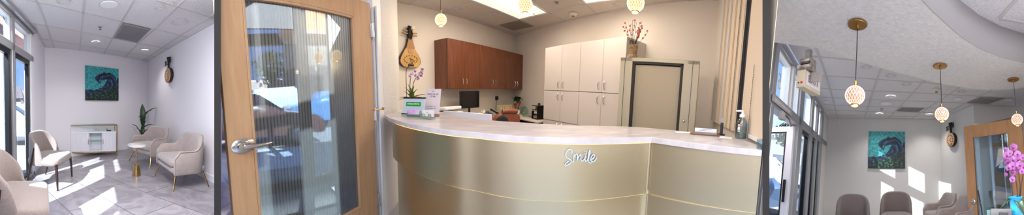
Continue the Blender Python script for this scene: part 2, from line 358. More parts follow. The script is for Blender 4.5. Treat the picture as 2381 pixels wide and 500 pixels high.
# ------------------------------------------------------------------ room 1: window wall
def wx(px): return R1.w(px, 245, W1a, W1b).y
def wall_x(y): return W1a.x + (W1b.x - W1a.x) * (y - W1a.y) / (W1b.y - W1a.y)
structure(MB().slab(W1a, W1b, 2.6, 2.72, 0.16, 1).slab((-1.24, 1.9), (-1.29, 4.72), 2.645, 2.70, 0.06, 1).build('trim_2', 'alu', room=R1))
structure(MB().slab(W1a, W1b, 2.11, 2.22, 0.14, 1).build('trim_3', 'alu', room=R1, bevel=0.006))
structure(MB().slab(W1a, W1b, 0.0, 0.07, 0.14, 1).build('trim_4', 'alu', room=R1, bevel=0.006))
posts = [(2.05, 2.17), (wx(31), wx(37.5)), (wx(74), 4.72)]
for i, (y0, y1) in enumerate(posts):
    structure(MB().slab((wall_x(y0), y0), (wall_x(y1), y1), 0.0, 2.62, 0.14, 1).build('trim_%d' % (5 + i), 'trim' if i == 2 else 'alu', room=R1, bevel=0.006))
for i, (y0, y1) in enumerate(((2.17, wx(31)), (wx(37.5), wx(74)))):
    for z0, z1, fm, fw, nm in ((0.07, 2.11, 'black', 0.075, 'window'), (2.22, 2.6, 'steel', 0.03, 'window')):
        fr = MB(); x0 = wall_x(y0) - 0.03; x1 = wall_x(y1) - 0.03
        fr.slab((x0, y0), (x1, y1), z0, z0 + fw, 0.07, 1).slab((x0, y0), (x1, y1), z1 - fw, z1, 0.07, 1)
        yy = y0 + fw * 1.3; fr.slab((x0, y0), (wall_x(yy) - 0.03, yy), z0, z1, 0.07, 1)
        yy = y1 - fw * 1.3; fr.slab((wall_x(yy) - 0.03, yy), (x1, y1), z0, z1, 0.07, 1)
        w = structure(fr.build('window_%d' % (1 + i * 2 + (z0 > 1)), fm, room=R1, bevel=0.004))
        MB().slab((x0 - 0.03, y0), (x1 - 0.03, y1), z0 + 0.01, z1 - 0.01, 0.006, 1).build('pane', 'glass', parent=w)

# ------------------------------------------------------------------ upholstered chairs
def shell(mb, path, z0, hf, th, k=10, cap=True):
    """upholstered wall along an open plan path; hf(s) gives its top height, th its thickness"""
    n = len(path); rings = []
    for i in range(n):
        a = Vector(path[max(i - 1, 0)]); b = Vector(path[min(i + 1, n - 1)]); t = (b - a).normalized(); nn = Vector((-t.y, t.x))
        p = Vector(path[i]); s = i / (n - 1); zt = hf(s); r = []
        zb = z0(s) if callable(z0) else z0
        q = th / 2
        for dx, z in ((-q * .6, zb), (-q, zb + q), (-q, (zb + zt) / 2), (-q, zt - q), (-q * .7, zt - q * .3), (0, zt), (q * .7, zt - q * .3), (q, zt - q), (q, (zb + zt) / 2), (q, zb + q), (q * .6, zb)):
            r.append((p.x + nn.x * dx, p.y + nn.y * dx, max(z, zb)))
        rings.append(r)
    return mb.loft(rings, cap)
def sm(x): x = max(0, min(1, x)); return x * x * (3 - 2 * x)
def cushion(mb, pts, z0, z1, r=0.03):
    """rounded pad from a plan outline"""
    c = Vector((sum(p[0] for p in pts) / len(pts), sum(p[1] for p in pts) / len(pts)))
    rings = []
    for f, z in ((0.9, z0), (0.98, z0 + r * .4), (1.0, z0 + r), (1.0, z1 - r), (0.98, z1 - r * .35), (0.92, z1 - r * .05), (0.75, z1 + r * .12), (0.4, z1 + r * .3)):
        rings.append([(c.x + (p[0] - c.x) * f, c.y + (p[1] - c.y) * f, z) for p in pts])
    return mb.loft(rings)
def rrect(w, d, r, n=5, cx=0, cy=0):
    P = []
    for sx, sy, a0 in ((1, 1, 0), (-1, 1, 90), (-1, -1, 180), (1, -1, 270)):
        for i in range(n + 1):
            a = math.radians(a0 + 90 * i / n); P.append((cx + sx * (w / 2 - r) + r * math.cos(a), cy + sy * (d / 2 - r) + r * math.sin(a)))
    return P
def armchair(label, room, loc, rz, w=0.78, d=0.66, group=None):
    """faces -y; barrel back sweeping down to low arms, gold splayed legs"""
    t = thing('armchair', label, 'chair', room, loc, rz, group)
    path = []; hw = w / 2 - 0.04
    for i in range(9): path.append((hw + 0.0, -d / 2 + 0.03 + i * (d * 0.55) / 8))
    cy = -d / 2 + 0.03 + d * 0.55
    for i in range(1, 20):
        a = PI * i / 20; path.append((hw * math.copysign(abs(math.cos(a)) ** 0.75, math.cos(a)), cy + (d / 2 - 0.04 - cy) * math.sin(a) ** 0.8))
    for i in range(9): path.append((-hw, cy - i * (d * 0.55) / 8))
    def hf(s):
        u = abs(s - 0.5) * 2
        e = 0.50 + 0.10 * (1 - sm((u - 0.88) / 0.12))
        return e + 0.22 * (1 - sm((u - 0.22) / 0.36))
    m = MB(); shell(m, path, 0.24, hf, 0.075); m.build('backrest', 'fabric2', t, smooth=60)
    m = MB(); cushion(m, rrect(w - 0.10, d - 0.06, 0.10, cy=-0.005), 0.24, 0.34, 0.03); m.build('seat_base', 'fabric2', t, smooth=60)
    m = MB(); cushion(m, rrect(w - 0.16, d - 0.06, 0.10, cy=-0.025), 0.335, 0.455, 0.045); m.build('seat', 'fabric2', t, smooth=60)
    m = MB()                                                     # piped seam along the rim
    pp = []
    for i in range(len(path)):
        p = Vector(path[i]); a = Vector(path[max(i - 1, 0)]); b = Vector(path[min(i + 1, len(path) - 1)]); tt = (b - a).normalized()
        nn = Vector((-tt.y, tt.x)) * -0.034; s = i / (len(path) - 1); pp.append((p.x + nn.x, p.y + nn.y, hf(s) - 0.012))
    pp = [(pp[0][0], pp[0][1], 0.27)] + pp + [(pp[-1][0], pp[-1][1], 0.27)]
    m.tube(pp, 0.005, 6).build('piping', 'piping', t)
    for sx, sy in ((1, -1), (-1, -1), (1, 1), (-1, 1)):
        MB().cyl((sx * (w / 2 - 0.10), sy * (d / 2 - 0.08), 0.25), (sx * (w / 2 - 0.02), sy * (d / 2 + 0.0), 0.0), 0.017, 0.010, 12).build('leg', 'gold', t)
    return t
def side_chair(label, room, loc, rz, w=0.56, d=0.6, group=None, protos={}):
    """faces -y; rounded shell back, dark tapered legs, rear legs rising beside the back"""
    if w in protos: return copy_thing(protos[w], label, room, loc, rz, group)
    t = thing('side_chair', label, 'chair', room, loc, rz, group)
    path = []; hw = w / 2 - 0.03
    for i in range(25):
        a = math.radians(-18 + 216 * i / 24); path.append((hw * math.copysign(abs(math.cos(a)) ** 0.85, math.cos(a)), 0.03 + (d / 2 - 0.06) * (math.sin(a) if math.sin(a) < 0 else math.sin(a) ** 0.8)))
    def hf(s):
        u = abs(s - 0.5) * 2; return 0.47 + 0.40 * max(0.0, 1 - (u / 0.98) ** 2.6) ** 0.6
    m = MB(); shell(m, path, 0.36, hf, 0.06); m.build('backrest', 'fabric', t, smooth=60)
    m = MB(); cushion(m, rrect(w - 0.02, d - 0.04, 0.12, cy=-0.03), 0.35, 0.48, 0.05); m.build('seat', 'fabric', t, smooth=60)
    for sx in (1, -1):
        MB().tube([(sx * (w / 2 - 0.05), -d / 2 + 0.03, 0.40), (sx * (w / 2 - 0.035), -d / 2 + 0.01, 0.2), (sx * (w / 2 - 0.03), -d / 2, 0.0)], [0.024, 0.021, 0.013], 12).build('leg', 'espresso', t)
        MB().tube([(sx * (w / 2 - 0.01), d / 2 - 0.20, 0.64), (sx * (w / 2 - 0.005), d / 2 - 0.16, 0.44), (sx * (w / 2 - 0.02), d / 2 - 0.06, 0.0)], [0.014, 0.022, 0.012], 12).build('leg', 'espresso', t)
    protos[w] = t
    return t
armchair('pale beige armchair with gold legs, nearest the corner of the right wall', R1, (1.24, 4.22, 0), math.radians(-84), w=0.98, d=0.62)
armchair('pale beige armchair half behind the round side table, by the potted plant', R1, (0.98, 5.72, 0), math.radians(-66), w=0.92, d=0.62)
side_chair('greige side chair with dark legs in front of the window, nearer the white cabinet', R1, (-0.98, 4.25, 0), math.radians(82), w=0.86, d=0.58)
side_chair('greige side chair cropped by the lower left corner of the photo', R1, (-0.84, 2.28, 0), math.radians(104), w=0.86, d=0.58)

# ------------------------------------------------------------------ side table, console, plant
p = R1.h(317.5, 411, 0) + Vector((0.01, 0.08, 0))
t = thing('side_table', 'small round marble side table on a gold cone base', 'table', R1, p)
MB().lathe([(0.165, 0.555), (0.17, 0.56), (0.17, 0.572), (0.165, 0.577)], n=40, sy=1.5).build('tabletop', 'marble', t)
MB().cyl((0, 0, 0.2), (0, 0, 0.556), 0.012, 0.012, 16).build('stem', 'gold', t)
MB().lathe([(0.082, 0.0), (0.082, 0.012), (0.05, 0.20), (0.045, 0.205), (0.012, 0.212)], n=32).build('base', 'gold', t)

def console():
    a = R1.h(163, 364, 0); b = R1.h(273, 362, 0); L = (b - a).length; rz = ang(a, b)
    t = thing('console_cabinet', 'white fluted console cabinet in a gold frame with a glass top', 'cabinet', R1, a, rz)
    H, D = 0.80, 0.36
    fr = MB(); r = 0.022
    for x in (r / 2, L - r / 2):
        for y in (r / 2, D - r / 2): fr.box((x, y, H / 2), (r, r, H))
        fr.box((x, D / 2, H - r / 2), (r, D, r)); fr.box((x, D / 2, 0.10), (r, D, r))
    for y in (r / 2, D - r / 2): fr.box((L / 2, y, H - r / 2), (L, r, r)); fr.box((L / 2, y, 0.10), (L, r, r))
    fr.build('frame', 'gold', t)
    MB().box((L / 2, D / 2, H + 0.004), (L - 0.01, D - 0.01, 0.008)).build('glass_top', 'dglass', t)
    zb, zt = 0.115, 0.60
    c = MB(); c.box((L / 2, D - 0.02, (zb + zt) / 2), (L - 0.06, 0.02, zt - zb)); c.box((L / 2, D / 2, zb + 0.01), (L - 0.06, D - 0.04, 0.02)); c.box((L / 2, D / 2, zt + 0.01), (L - 0.05, D - 0.03, 0.03))
    for x in (0.035, L * 0.40, L * 0.68, L - 0.035): c.box((x, D / 2 + 0.02, (zb + zt) / 2), (0.018, D - 0.08, zt - zb))
    c.build('carcass', 'white', t)
    MB().box((L * 0.54, D / 2 + 0.03, 0.37), (L * 0.27, D - 0.12, 0.008)).build('glass_shelf', 'dglass', t)
    for x0, x1, hx in ((0.03, L * 0.40, L * 0.385), (L * 0.68, L - 0.03, L * 0.695)):
        n = 14; P = []
        k = n * 4
        for i in range(k + 1): P.append((x0 + (x1 - x0) * i / k, 0.030 - 0.010 * abs(math.sin(PI * i / 4))))
        P += [(x1, 0.045), (x0, 0.045)]
        dr = MB().poly(P, zb + 0.005, zt - 0.005).build('door', 'white', t, smooth=0)
        MB().box((hx, 0.012, 0.37), (0.012, 0.014, 0.13)).build('handle', mat('copper handle', (206, 110, 70), 0.3, metal=1.0), dr, bevel=0.003)
    return t, a, rz, L, H, D
CT = console()
tt, ca, crz, cL, cH, cD = CT
u = Vector((math.cos(crz), math.sin(crz), 0)); vv = Vector((-u.y, u.x, 0))
t = thing('eyeglass_display', 'small black display item lying inside the glass top of the white cabinet', 'display item', R1, ca + u * (cL * 0.84) + vv * 0.2 + Vector((0, 0, 0.626)), crz)
MB().box((0, 0, 0.012), (0.12, 0.04, 0.024)).cyl((-0.05, 0, 0.0), (-0.05, 0, 0.07), 0.012, 0.008, 10).build('stand', 'blackp', t, bevel=0.004)

def leaf(mb, base, tip, w, droop=0.1, n=8, fold=0.25):
    base = Vector(base); tip = Vector(tip); ax = tip - base; L = ax.length; side = ax.cross(Vector((0, 0, 1)))
    if side.length < 1e-4: side = Vector((1, 0, 0))
    side.normalize(); up = side.cross(ax).normalized(); rows = []
    for i in range(n + 1):
        s = i / n; ww = w * (math.sin(PI * min(1, s * 0.93 + 0.05)) ** 0.8) + 0.001
        c = base + ax * s - Vector((0, 0, 1)) * droop * s * s * L + up * 0.10 * L * math.sin(PI * s)
        rows.append([c - side * ww + up * ww * fold, c - side * ww * 0.5 + up * ww * fold * 0.3, c, c + side * ww * 0.5 + up * ww * fold * 0.3, c + side * ww + up * ww * fold])
    b = len(mb.v)
    for r in rows: mb.v += r
    for i in range(n):
        for j in range(4): mb.f.append((b + i * 5 + j, b + i * 5 + j + 1, b + (i + 1) * 5 + j + 1, b + (i + 1) * 5 + j))
    return mb
def big_plant():
    d = 7.35; p = R1.d(334, 330, d); p.z = 0
    t = thing('potted_plant', 'tall potted plant with broad dark green leaves in the corner', 'plant', R1, p)
    MB().lathe([(0.12, 0), (0.15, 0.02), (0.17, 0.3), (0.165, 0.31), (0.15, 0.30), (0.14, 0.26)], n=28).build('pot', 'white', t)
    MB().lathe([(0.148, 0.262), (0.05, 0.27)], n=20).build('soil', 'soil', t)
    def q(px, py, off=0): v = R1.d(px, py, d + off); return v - p
    root = Vector((0, 0, 0.26))
    for (bx, by), (tx, ty), w, off in (((331, 292), (331, 238), 0.085, 0.05), ((334, 276), (364, 247), 0.10, -0.05), ((331, 300), (356, 288), 0.085, -0.12), ((324, 305), (307, 287), 0.05, 0.05), ((336, 268), (352, 256), 0.06, 0.12),
                                ((330, 285), (322, 268), 0.05, -0.1), ((333, 310), (347, 300), 0.05, 0.1), ((328, 312), (317, 296), 0.045, -0.1), ((330, 318), (340, 276), 0.06, 0.15)):
        b = q(bx, by, off * 0.4); tp = q(tx, ty, off)
        m = MB(); leaf(m, b, tp, w, 0.08); lf = m.build('leaf', 'leaf', t, solid=0.004, fixn=False)
        MB().tube([root + Vector((b.x * 0.3, b.y * 0.3, 0)), root.lerp(b, 0.55) + Vector((b.x * 0.15, 0, 0)), b], [0.011, 0.009, 0.007], 8).build('stem', 'leaf', t)
    return t
big_plant()

# ------------------------------------------------------------------ wave canvas (made for rooms 1 and 3)
def wave_mat(name):
    m = bpy.data.materials.new(name); m.use_nodes = True; t = m.node_tree; b = t.nodes['Principled BSDF']; b.inputs['Roughness'].default_value = 0.4
    N = t.nodes.new; Lk = t.links.new
    tcn = N('ShaderNodeTexCoord'); sx = N('ShaderNodeSeparateXYZ'); Lk(tcn.outputs['Object'], sx.inputs[0])
    nz = N('ShaderNodeTexNoise'); nz.inputs['Scale'].default_value = 6; nz.inputs['Detail'].default_value = 6; Lk(tcn.outputs['Object'], nz.inputs['Vector'])
    def mth(op, a, bb=None, clamp=False):
        n = N('ShaderNodeMath'); n.operation = op; n.use_clamp = clamp
        for i, v in enumerate((a, bb)):
            if v is None: continue
            if isinstance(v, (int, float)): n.inputs[i].default_value = v
            else: Lk(v, n.inputs[i])
        return n.outputs[0]
    x, z = sx.outputs['X'], sx.outputs['Z']
    wob = mth('MULTIPLY', mth('SUBTRACT', nz.outputs['Fac'], 0.5), 0.22)
    n3 = N('ShaderNodeTexNoise'); n3.inputs['Scale'].default_value = 16; n3.inputs['Detail'].default_value = 4; Lk(tcn.outputs['Object'], n3.inputs['Vector'])
    # distance from the centre of the curl; coordinates run from -0.5 to 0.5
    dx = mth('SUBTRACT', x, 0.10); dz = mth('SUBTRACT', z, 0.02)
    r = mth('ADD', mth('SQRT', mth('ADD', mth('MULTIPLY', dx, dx), mth('MULTIPLY', mth('MULTIPLY', dz, dz), 1.3))), wob)
    th = mth('ARCTAN2', dz, dx)
    sw = mth('SINE', mth('ADD', mth('MULTIPLY', r, 42), mth('MULTIPLY', th, 2.0)))
    cr1 = N('ShaderNodeValToRGB'); E = cr1.color_ramp.elements; E[0].position = 0.25; E[0].color = rgb(6, 14, 26); E[1].position = 0.97; E[1].color = rgb(170, 214, 224)
    e = E.new(0.55); e.color = rgb(14, 40, 74); e = E.new(0.8); e.color = rgb(26, 92, 130)
    Lk(mth('ADD', mth('MULTIPLY', sw, 0.26), mth('MULTIPLY', n3.outputs['Fac'], 0.95)), cr1.inputs[0])
    sky = N('ShaderNodeValToRGB'); E = sky.color_ramp.elements; E[0].position = 0.35; E[0].color = rgb(20, 128, 136); E[1].position = 0.7; E[1].color = rgb(84, 190, 190)
    Lk(n3.outputs['Fac'], sky.inputs[0])
    # the wave body: inside the curl ring, right of it, or below the swell line
    ring = mth('MULTIPLY', mth('LESS_THAN', r, 0.37), mth('GREATER_THAN', mth('ADD', mth('MULTIPLY', x, 1.0), mth('MULTIPLY', z, 0.8)), -0.12))
    hollow = mth('MULTIPLY', mth('LESS_THAN', r, 0.17), mth('LESS_THAN', mth('SUBTRACT', dx, mth('MULTIPLY', dz, 0.5)), -0.03))
    swell = mth('LESS_THAN', mth('ADD', z, wob), mth('SUBTRACT', mth('MULTIPLY', mth('MULTIPLY', mth('ADD', x, 0.5), mth('ADD', x, 0.5)), 0.42), 0.20))
    body = mth('MAXIMUM', mth('MULTIPLY', ring, mth('SUBTRACT', 1.0, hollow)), swell)
    mx = N('ShaderNodeMix'); mx.data_type = 'RGBA'; Lk(body, mx.inputs['Factor']); Lk(sky.outputs[0], mx.inputs['A']); Lk(cr1.outputs[0], mx.inputs['B'])
    dark = N('ShaderNodeValToRGB'); E = dark.color_ramp.elements; E[0].position = 0.5; E[0].color = rgb(8, 14, 18); E[1].position = 0.72; E[1].color = rgb(46, 130, 84)
    Lk(n3.outputs['Fac'], dark.inputs[0])
    m2 = N('ShaderNodeMix'); m2.data_type = 'RGBA'
    Lk(mth('MULTIPLY', mth('SUBTRACT', mth('SUBTRACT', -0.12, mth('ADD', z, wob)), mth('MULTIPLY', x, -0.35)), 6.0, True), m2.inputs['Factor'])
    Lk(mx.outputs['Result'], m2.inputs['A']); Lk(dark.outputs[0], m2.inputs['B']); Lk(m2.outputs['Result'], b.inputs['Base Color'])
    bp = N('ShaderNodeBump'); bp.inputs['Strength'].default_value = 0.4; bp.inputs['Distance'].default_value = 0.01; Lk(n3.outputs['Fac'], bp.inputs['Height']); Lk(bp.outputs[0], b.inputs['Normal'])
    return m
MAT['wave'] = wave_mat('teal ocean wave paint')
def canvas(room, P, Q, corners, label):
    """a box canvas hung on the wall P-Q; the painted face is one unit wide in object space and scaled to size"""
    c = [room.w(px, py, P, Q) for px, py in corners]          # tl, tr, br, bl
    ctr = sum(c, Vector()) / 4; w = ((c[1] - c[0]).length + (c[2] - c[3]).length) / 2; h = ((c[0] - c[3]).length + (c[1] - c[2]).length) / 2
    n = Vector((-(Q[1] - P[1]), Q[0] - P[0], 0)).normalized()
    if n.dot(Vector((0, 0, 0)) - Vector((ctr.x, ctr.y, 0))) < 0: n = -n
    rz = math.atan2(n.x, -n.y)
    t = thing('wave_painting', label, 'painting', room, ctr + n * 0.022, rz)
    o = MB().box((0, 0, 0), (1, 1, 1)).build('canvas', 'wave', t, smooth=0); o.scale = (w, 0.035, h)
    return t
canvas(R1, B1, A1, [(198, 152.5), (274.5, 161), (273, 235), (197, 232)], 'square teal ocean wave painting above the white cabinet')

# ------------------------------------------------------------------ moon guitar, built for rooms 1 and 3
def moon_guitar(label, room, P, Q, px, py_top, py_bot, H=0.85):
    c0 = room.w(px, py_top, P, Q); c1 = room.w(px, py_bot, P, Q); s = (c0 - c1).length / H
    n = Vector((-(Q[1] - P[1]), Q[0] - P[0], 0)).normalized()
    if n.dot(-Vector((c1.x, c1.y, 0))) < 0: n = -n
    rz = math.atan2(n.x, -n.y)
    t = thing('moon_guitar', label, 'instrument', room, c1 + n * 0.004, rz)
    ax = 1.5                                    # drawn out along the wall, as the wide lens shows it
    def MBs(): return MB()
    X = Matrix.Rotation(math.radians(90), 4, 'X')
    r = 0.20 * s
    MB().lathe([(r, 0.0), (r * 1.02, 0.02), (r * 1.02, 0.07), (r, 0.078)], c=(0, 0, r * 1.25), n=40, sx=ax, sy=1.25, M=X).build('body', 'espresso', t)
    MB().lathe([(r * 0.97, 0.078), (r * 0.95, 0.084), (0.001, 0.085)], c=(0, 0, r * 1.25), n=40, sx=ax, sy=1.25, M=X).build('soundboard', mat('pale soundboard', (214, 170, 130), 0.5, var=0.08), t)
    d = MB()
    for i in range(12):
        a = 2 * PI * i / 12; d.box((r * ax * 0.62 * math.cos(a), -0.087, r * 1.25 + r * 0.78 * math.sin(a)), (0.018 * ax, 0.003, 0.03), M=Matrix.Rotation(-a, 4, 'Y'))
    d.tube([(-0.02 * ax, -0.088, r * 1.6), (0.03 * ax, -0.088, r * 1.4), (-0.03 * ax, -0.088, r * 1.15), (0.03 * ax, -0.088, r * 0.85)], 0.006, 6)
    d.build('sound_holes', 'espresso', t)
    MB().box((0, -0.094, r * 0.42), (0.13 * s * ax, 0.02, 0.03)).build('bridge', 'oak', t, bevel=0.004)
    nk = MB(); nk.box((0, -0.05, r * 2.45 + 0.10 * s), (0.045 * s * ax, 0.04, 0.36 * s)).build('neck', 'black', t, bevel=0.006)
    hd = MB(); hd.tube([(0, -0.05, r * 2.45 + 0.24 * s), (0, -0.055, r * 2.45 + 0.36 * s), (0, -0.08, H * s - 0.02)], [0.03, 0.05, 0.03], 10); hd.build('headstock', 'black', t)
    for zz, sx in ((0.70, -1), (0.70, 1), (0.76, 1), (0.64, 1), (0.64, -1), (0.76, -1)):
        MB().tube([(sx * 0.02, -0.06, zz * s - 0.01), (sx * 0.08 * ax, -0.07, zz * s + 0.015 * sx), (sx * 0.12 * ax, -0.07, zz * s + 0.03 * sx)], [0.008, 0.013, 0.016], 8).build('tuning_peg', 'black', t)
    for k in (-0.012, 0, 0.012):
        pass
    MB().box((-0.012, -0.096, r * 1.45), (0.003, 0.002, r * 2.1)).box((0.012, -0.096, r * 1.45), (0.003, 0.002, r * 2.1)).build('strings', 'paper', t)
    return t
moon_guitar('dark and tan moon guitar hung on the right wall of the left scene', R1, C1, B1, 396.5, 134, 192.5)

# ------------------------------------------------------------------ ceiling fittings
def disc_fitting(name, label, cat, room, px, py, r, zc, face, rim='trim', emit=None, lampw=0, group=None):
    p = room.h(px, py, zc); t = thing(name, label, cat, room, (p.x, p.y, zc), group=group)
    MB().lathe([(r, -0.010), (r * 1.0, 0.0), (r * 0.9, 0.0), (r * 0.9, -0.006), (r * 0.93, -0.012)], n=32).build('rim', rim, t)
    MB().lathe([(r * 0.9, -0.003), (r * 0.9, -0.008), (0.001, -0.009)], n=32).build('face' if not emit else 'diffuser', face, t)
    if lampw:
        l = bpy.data.lights.new('downlight', 'SPOT'); l.energy = lampw; l.spot_size = math.radians(120); l.spot_blend = 0.8; l.shadow_soft_size = r * 0.7; l.color = (1, 0.95, 0.9)
        o = bpy.data.objects.new('downlight_lamp', l); COL.objects.link(o); o.parent = t; o.location = (0, 0, -0.03)
    return t
def vent(label, room, quad, zc, m1, group=None, name='ceiling_vent'):
    P = [room.h(x, y, zc) for x, y in quad]; c = sum(P, Vector()) / 4
    t = thing(name, label, 'vent', room, (c.x, c.y, zc)); Q = [p - c for p in P]
    fr = MB(); k = [q * 0.86 for q in Q]
    for i in range(4):
        a, b, c2, d2 = Q[i] * 0.97, Q[(i + 1) % 4] * 0.97, k[(i + 1) % 4], k[i]
        fr.hexa([(v.x, v.y, -0.012) for v in (a, b, c2, d2)], [(v.x, v.y, -0.001) for v in (a, b, c2, d2)])
    fr.build('frame', m1, t)
    sl = MB(); n = 22
    for i in range(n):
        s0 = (i + 0.15) / n; s1 = (i + 0.55) / n
        a0 = k[0].lerp(k[3], s0); a1 = k[1].lerp(k[2], s0); b0 = k[0].lerp(k[3], s1); b1 = k[1].lerp(k[2], s1)
        sl.hexa([(v.x, v.y, -0.012) for v in (a0, a1, b1, b0)], [(v.x, v.y, -0.002) for v in (a0, a1, b1, b0)])
    sl.build('slats', m1, t)
    MB().hexa([(v.x, v.y, -0.002) for v in k], [(v.x, v.y, -0.0012) for v in k]).build('backing', mat('vent shadow gap', (96, 92, 96), 0.9), t)
    return t
def sprinkler(label, room, px, py, zc):
    p = room.h(px, py, zc); t = thing('sprinkler_head', label, 'sprinkler', room, (p.x, p.y, zc))
    MB().lathe([(0.035, 0.0), (0.035, -0.006), (0.02, -0.008), (0.012, -0.012)], n=20).build('escutcheon', 'chrome', t)
    MB().cyl((0, 0, -0.01), (0, 0, -0.035), 0.008, 0.008, 8).cyl((0, 0, -0.036), (0, 0, -0.04), 0.028, 0.028, 14).box((0.016, 0, -0.025), (0.005, 0.004, 0.03)).box((-0.016, 0, -0.025), (0.005, 0.004, 0.03)).build('deflector', 'chrome', t)
    return t
Z = 2.6925
disc_fitting('downlight', 'round lit downlight left of the vent in the left scene', 'ceiling light', R1, 222.5, 97.5, 0.085, Z, 'lamp', emit=1, lampw=30)
disc_fitting('downlight', 'round lit downlight nearest the right wall of the left scene', 'ceiling light', R1, 337, 117, 0.085, Z, 'lamp', emit=1, lampw=30)
disc_fitting('ceiling_speaker', 'round ceiling speaker with grey grille cropped by the top of the photo', 'speaker', R1, 253, 10, 0.125, Z, mat('speaker grille', (168, 164, 166), 0.7, bump=0.5, bscale=300))
vent('square slatted air vent in the ceiling of the left scene', R1, [(285, 52), (352, 67), (320, 99), (263, 87.5)], Z, mat('vent grey', (150, 146, 150), 0.6))
sprinkler('small chrome sprinkler head in the ceiling of the left scene', R1, 233, 63.6, Z)
# cloud outlines embossed in the ceiling tiles
def clouds(room, lst, name, zc=2.6995):
    mb = MB()
    for cx, cy, sc in lst:
        pts = []
        for (ox, oy, rr) in ((-1.1, 0, .5), (-.6, .45, .55), (.1, .6, .6), (.75, .35, .5), (1.1, -.1, .45), (.5, -.45, .5), (-.3, -.5, .55), (-.9, -.4, .4)):
            a = math.atan2(oy, ox)
            for k in range(-4, 5):
                b = a + k * 0.27; pts.append((cx + sc * (ox * .8 + rr * math.cos(b)), cy + sc * 0.55 * (-(oy * .8) - rr * math.sin(b))))
        P = [room.h(x, y, zc) for x, y in pts]; P.append(P[0]); mb.tube(P, 0.0035, 4)
    return structure(mb.build(name, mat(name + ' relief', (196, 192, 194), 0.9), room=room))
clouds(R1, [(418, 50, 17), (393, 8, 13), (150, 3, 14), (372, 18, 10)], 'ceiling_relief')
t = thing('wall_plate', 'small white blank plate high on the back wall of the left scene', 'wall plate', R1, R1.w(132, 127, B1, A1) + Vector((0.005, -0.01, 0)), ang(A1, B1))
MB().box((0, 0, 0), (0.075, 0.012, 0.12)).build('plate', 'trim', t, bevel=0.003)
MB().box((0, -0.008, 0), (0.03, 0.006, 0.05)).build('insert', 'steel', t, bevel=0.002)
# ------------------------------------------------------------------ exterior seen through the windows of room 1
asphalt = mat('pale asphalt', (150, 148, 150), 0.95, bump=0.4, bscale=30, var=0.1, vscale=3)
MAT['asphalt'] = asphalt
structure(MB().poly([(-60, -6), (-1.46, -6), (-1.52, 30), (-20, 90), (-60, 90)], -0.12, -0.05).build('ground_parking', 'asphalt', room=R1))
def car(label, room, loc, rz, col, L=4.5, Wd=1.8, H=1.45, suv=False, group=None):
    t = thing('car', label, 'car', room, loc, rz, group)
    k = H / 1.45
    prof = [(-L / 2, 0.35), (-L / 2, 0.75 * k), (-L / 2 + 0.1, 0.92 * k), (-L * (0.46 if suv else 0.30), 0.98 * k), (-L * (0.40 if suv else 0.17), H * 0.98), (L * 0.08, H), (L * 0.24, 0.95 * k), (L * 0.45, 0.80 * k), (L / 2, 0.62 * k), (L / 2, 0.35)]
    def ring(y, q, top): return [(x * q, y, z if z < 0.96 * k or top > 0.999 else z * top + (1 - top) * 0.95 * k) for x, z in prof]
    mb = MB(); mb.loft([ring(-Wd / 2, 0.97, 0.3), ring(-Wd / 2 + 0.08, 1.0, 0.6), ring(-Wd / 2 + 0.25, 1.0, 1.0), ring(Wd / 2 - 0.25, 1.0, 1.0), ring(Wd / 2 - 0.08, 1.0, 0.6), ring(Wd / 2, 0.97, 0.3)])
    mb.build('body', mat('car paint', col, 0.3, coat=0.6), t, smooth=30)
    g = mat('car window', (40, 48, 58), 0.08)
    x0 = -L * (0.42 if suv else 0.22); w = MB()
    for sy in (-1, 1):
        y0 = sy * (Wd / 2 - 0.04); y1 = sy * (Wd / 2 - 0.22)
        w.hexa([(x0, y0, 0.97 * k), (L * 0.2, y0, 0.97 * k), (L * 0.2, y0 - sy * .02, 0.97 * k), (x0, y0 - sy * .02, 0.97 * k)], [(x0 + 0.22, y1, H * 0.94), (L * 0.08, y1, H * 0.94), (L * 0.08, y1 - sy * .02, H * 0.94), (x0 + 0.22, y1 - sy * .02, H * 0.94)])
    w.hexa([(L * 0.25, -Wd / 2 + .2, 0.97 * k), (L * 0.25, Wd / 2 - .2, 0.97 * k), (L * 0.24, Wd / 2 - .2, 0.95 * k), (L * 0.24, -Wd / 2 + .2, 0.95 * k)], [(L * 0.10, -Wd / 2 + .32, H * 0.985), (L * 0.10, Wd / 2 - .32, H * 0.985), (L * 0.09, Wd / 2 - .32, H * 0.97), (L * 0.09, -Wd / 2 + .32, H * 0.97)])
    xb = -L * (0.47 if suv else 0.31)
    w.hexa([(xb, -Wd / 2 + .2, 1.0 * k), (xb, Wd / 2 - .2, 1.0 * k), (xb + .02, Wd / 2 - .2, 1.0 * k), (xb + .02, -Wd / 2 + .2, 1.0 * k)], [(xb + .25, -Wd / 2 + .32, H * 0.95), (xb + .25, Wd / 2 - .32, H * 0.95), (xb + .27, Wd / 2 - .32, H * 0.95), (xb + .27, -Wd / 2 + .32, H * 0.95)])
    w.build('windows', g, t, smooth=0)
    for sx in (-0.31, 0.32):
        for sy in (-1, 1):
            wh = MB().cyl((sx * L, sy * (Wd / 2 - 0.2), 0.33), (sx * L, sy * (Wd / 2 + 0.01), 0.33), 0.33, 0.33, 24).build('wheel', 'blackp', t)
            MB().cyl((sx * L, sy * (Wd / 2 - 0.0), 0.33), (sx * L, sy * (Wd / 2 + 0.02), 0.33), 0.2, 0.19, 16).build('hubcap', 'chrome', wh)
    for sy in (-1, 1): MB().box((-L / 2 + 0.02, sy * (Wd / 2 - 0.25), 0.78 * k), (0.06, 0.3, 0.14)).build('tail_light', mat('tail light red', (150, 20, 20), 0.3), t)
    return t
def floor_at(room, px, dist, z=0):
    p = room.d(px, 250, dist); return Vector((p.x, p.y, z))
car('silver white car parked outside the window of the left scene, nearest the wall', R1, floor_at(R1, 52, 14.5, -0.05), math.radians(12), (226, 228, 234))
car('white car parked outside the leftmost window pane', R1, floor_at(R1, 0, 9.5, -0.05), math.radians(12), (206, 208, 214))
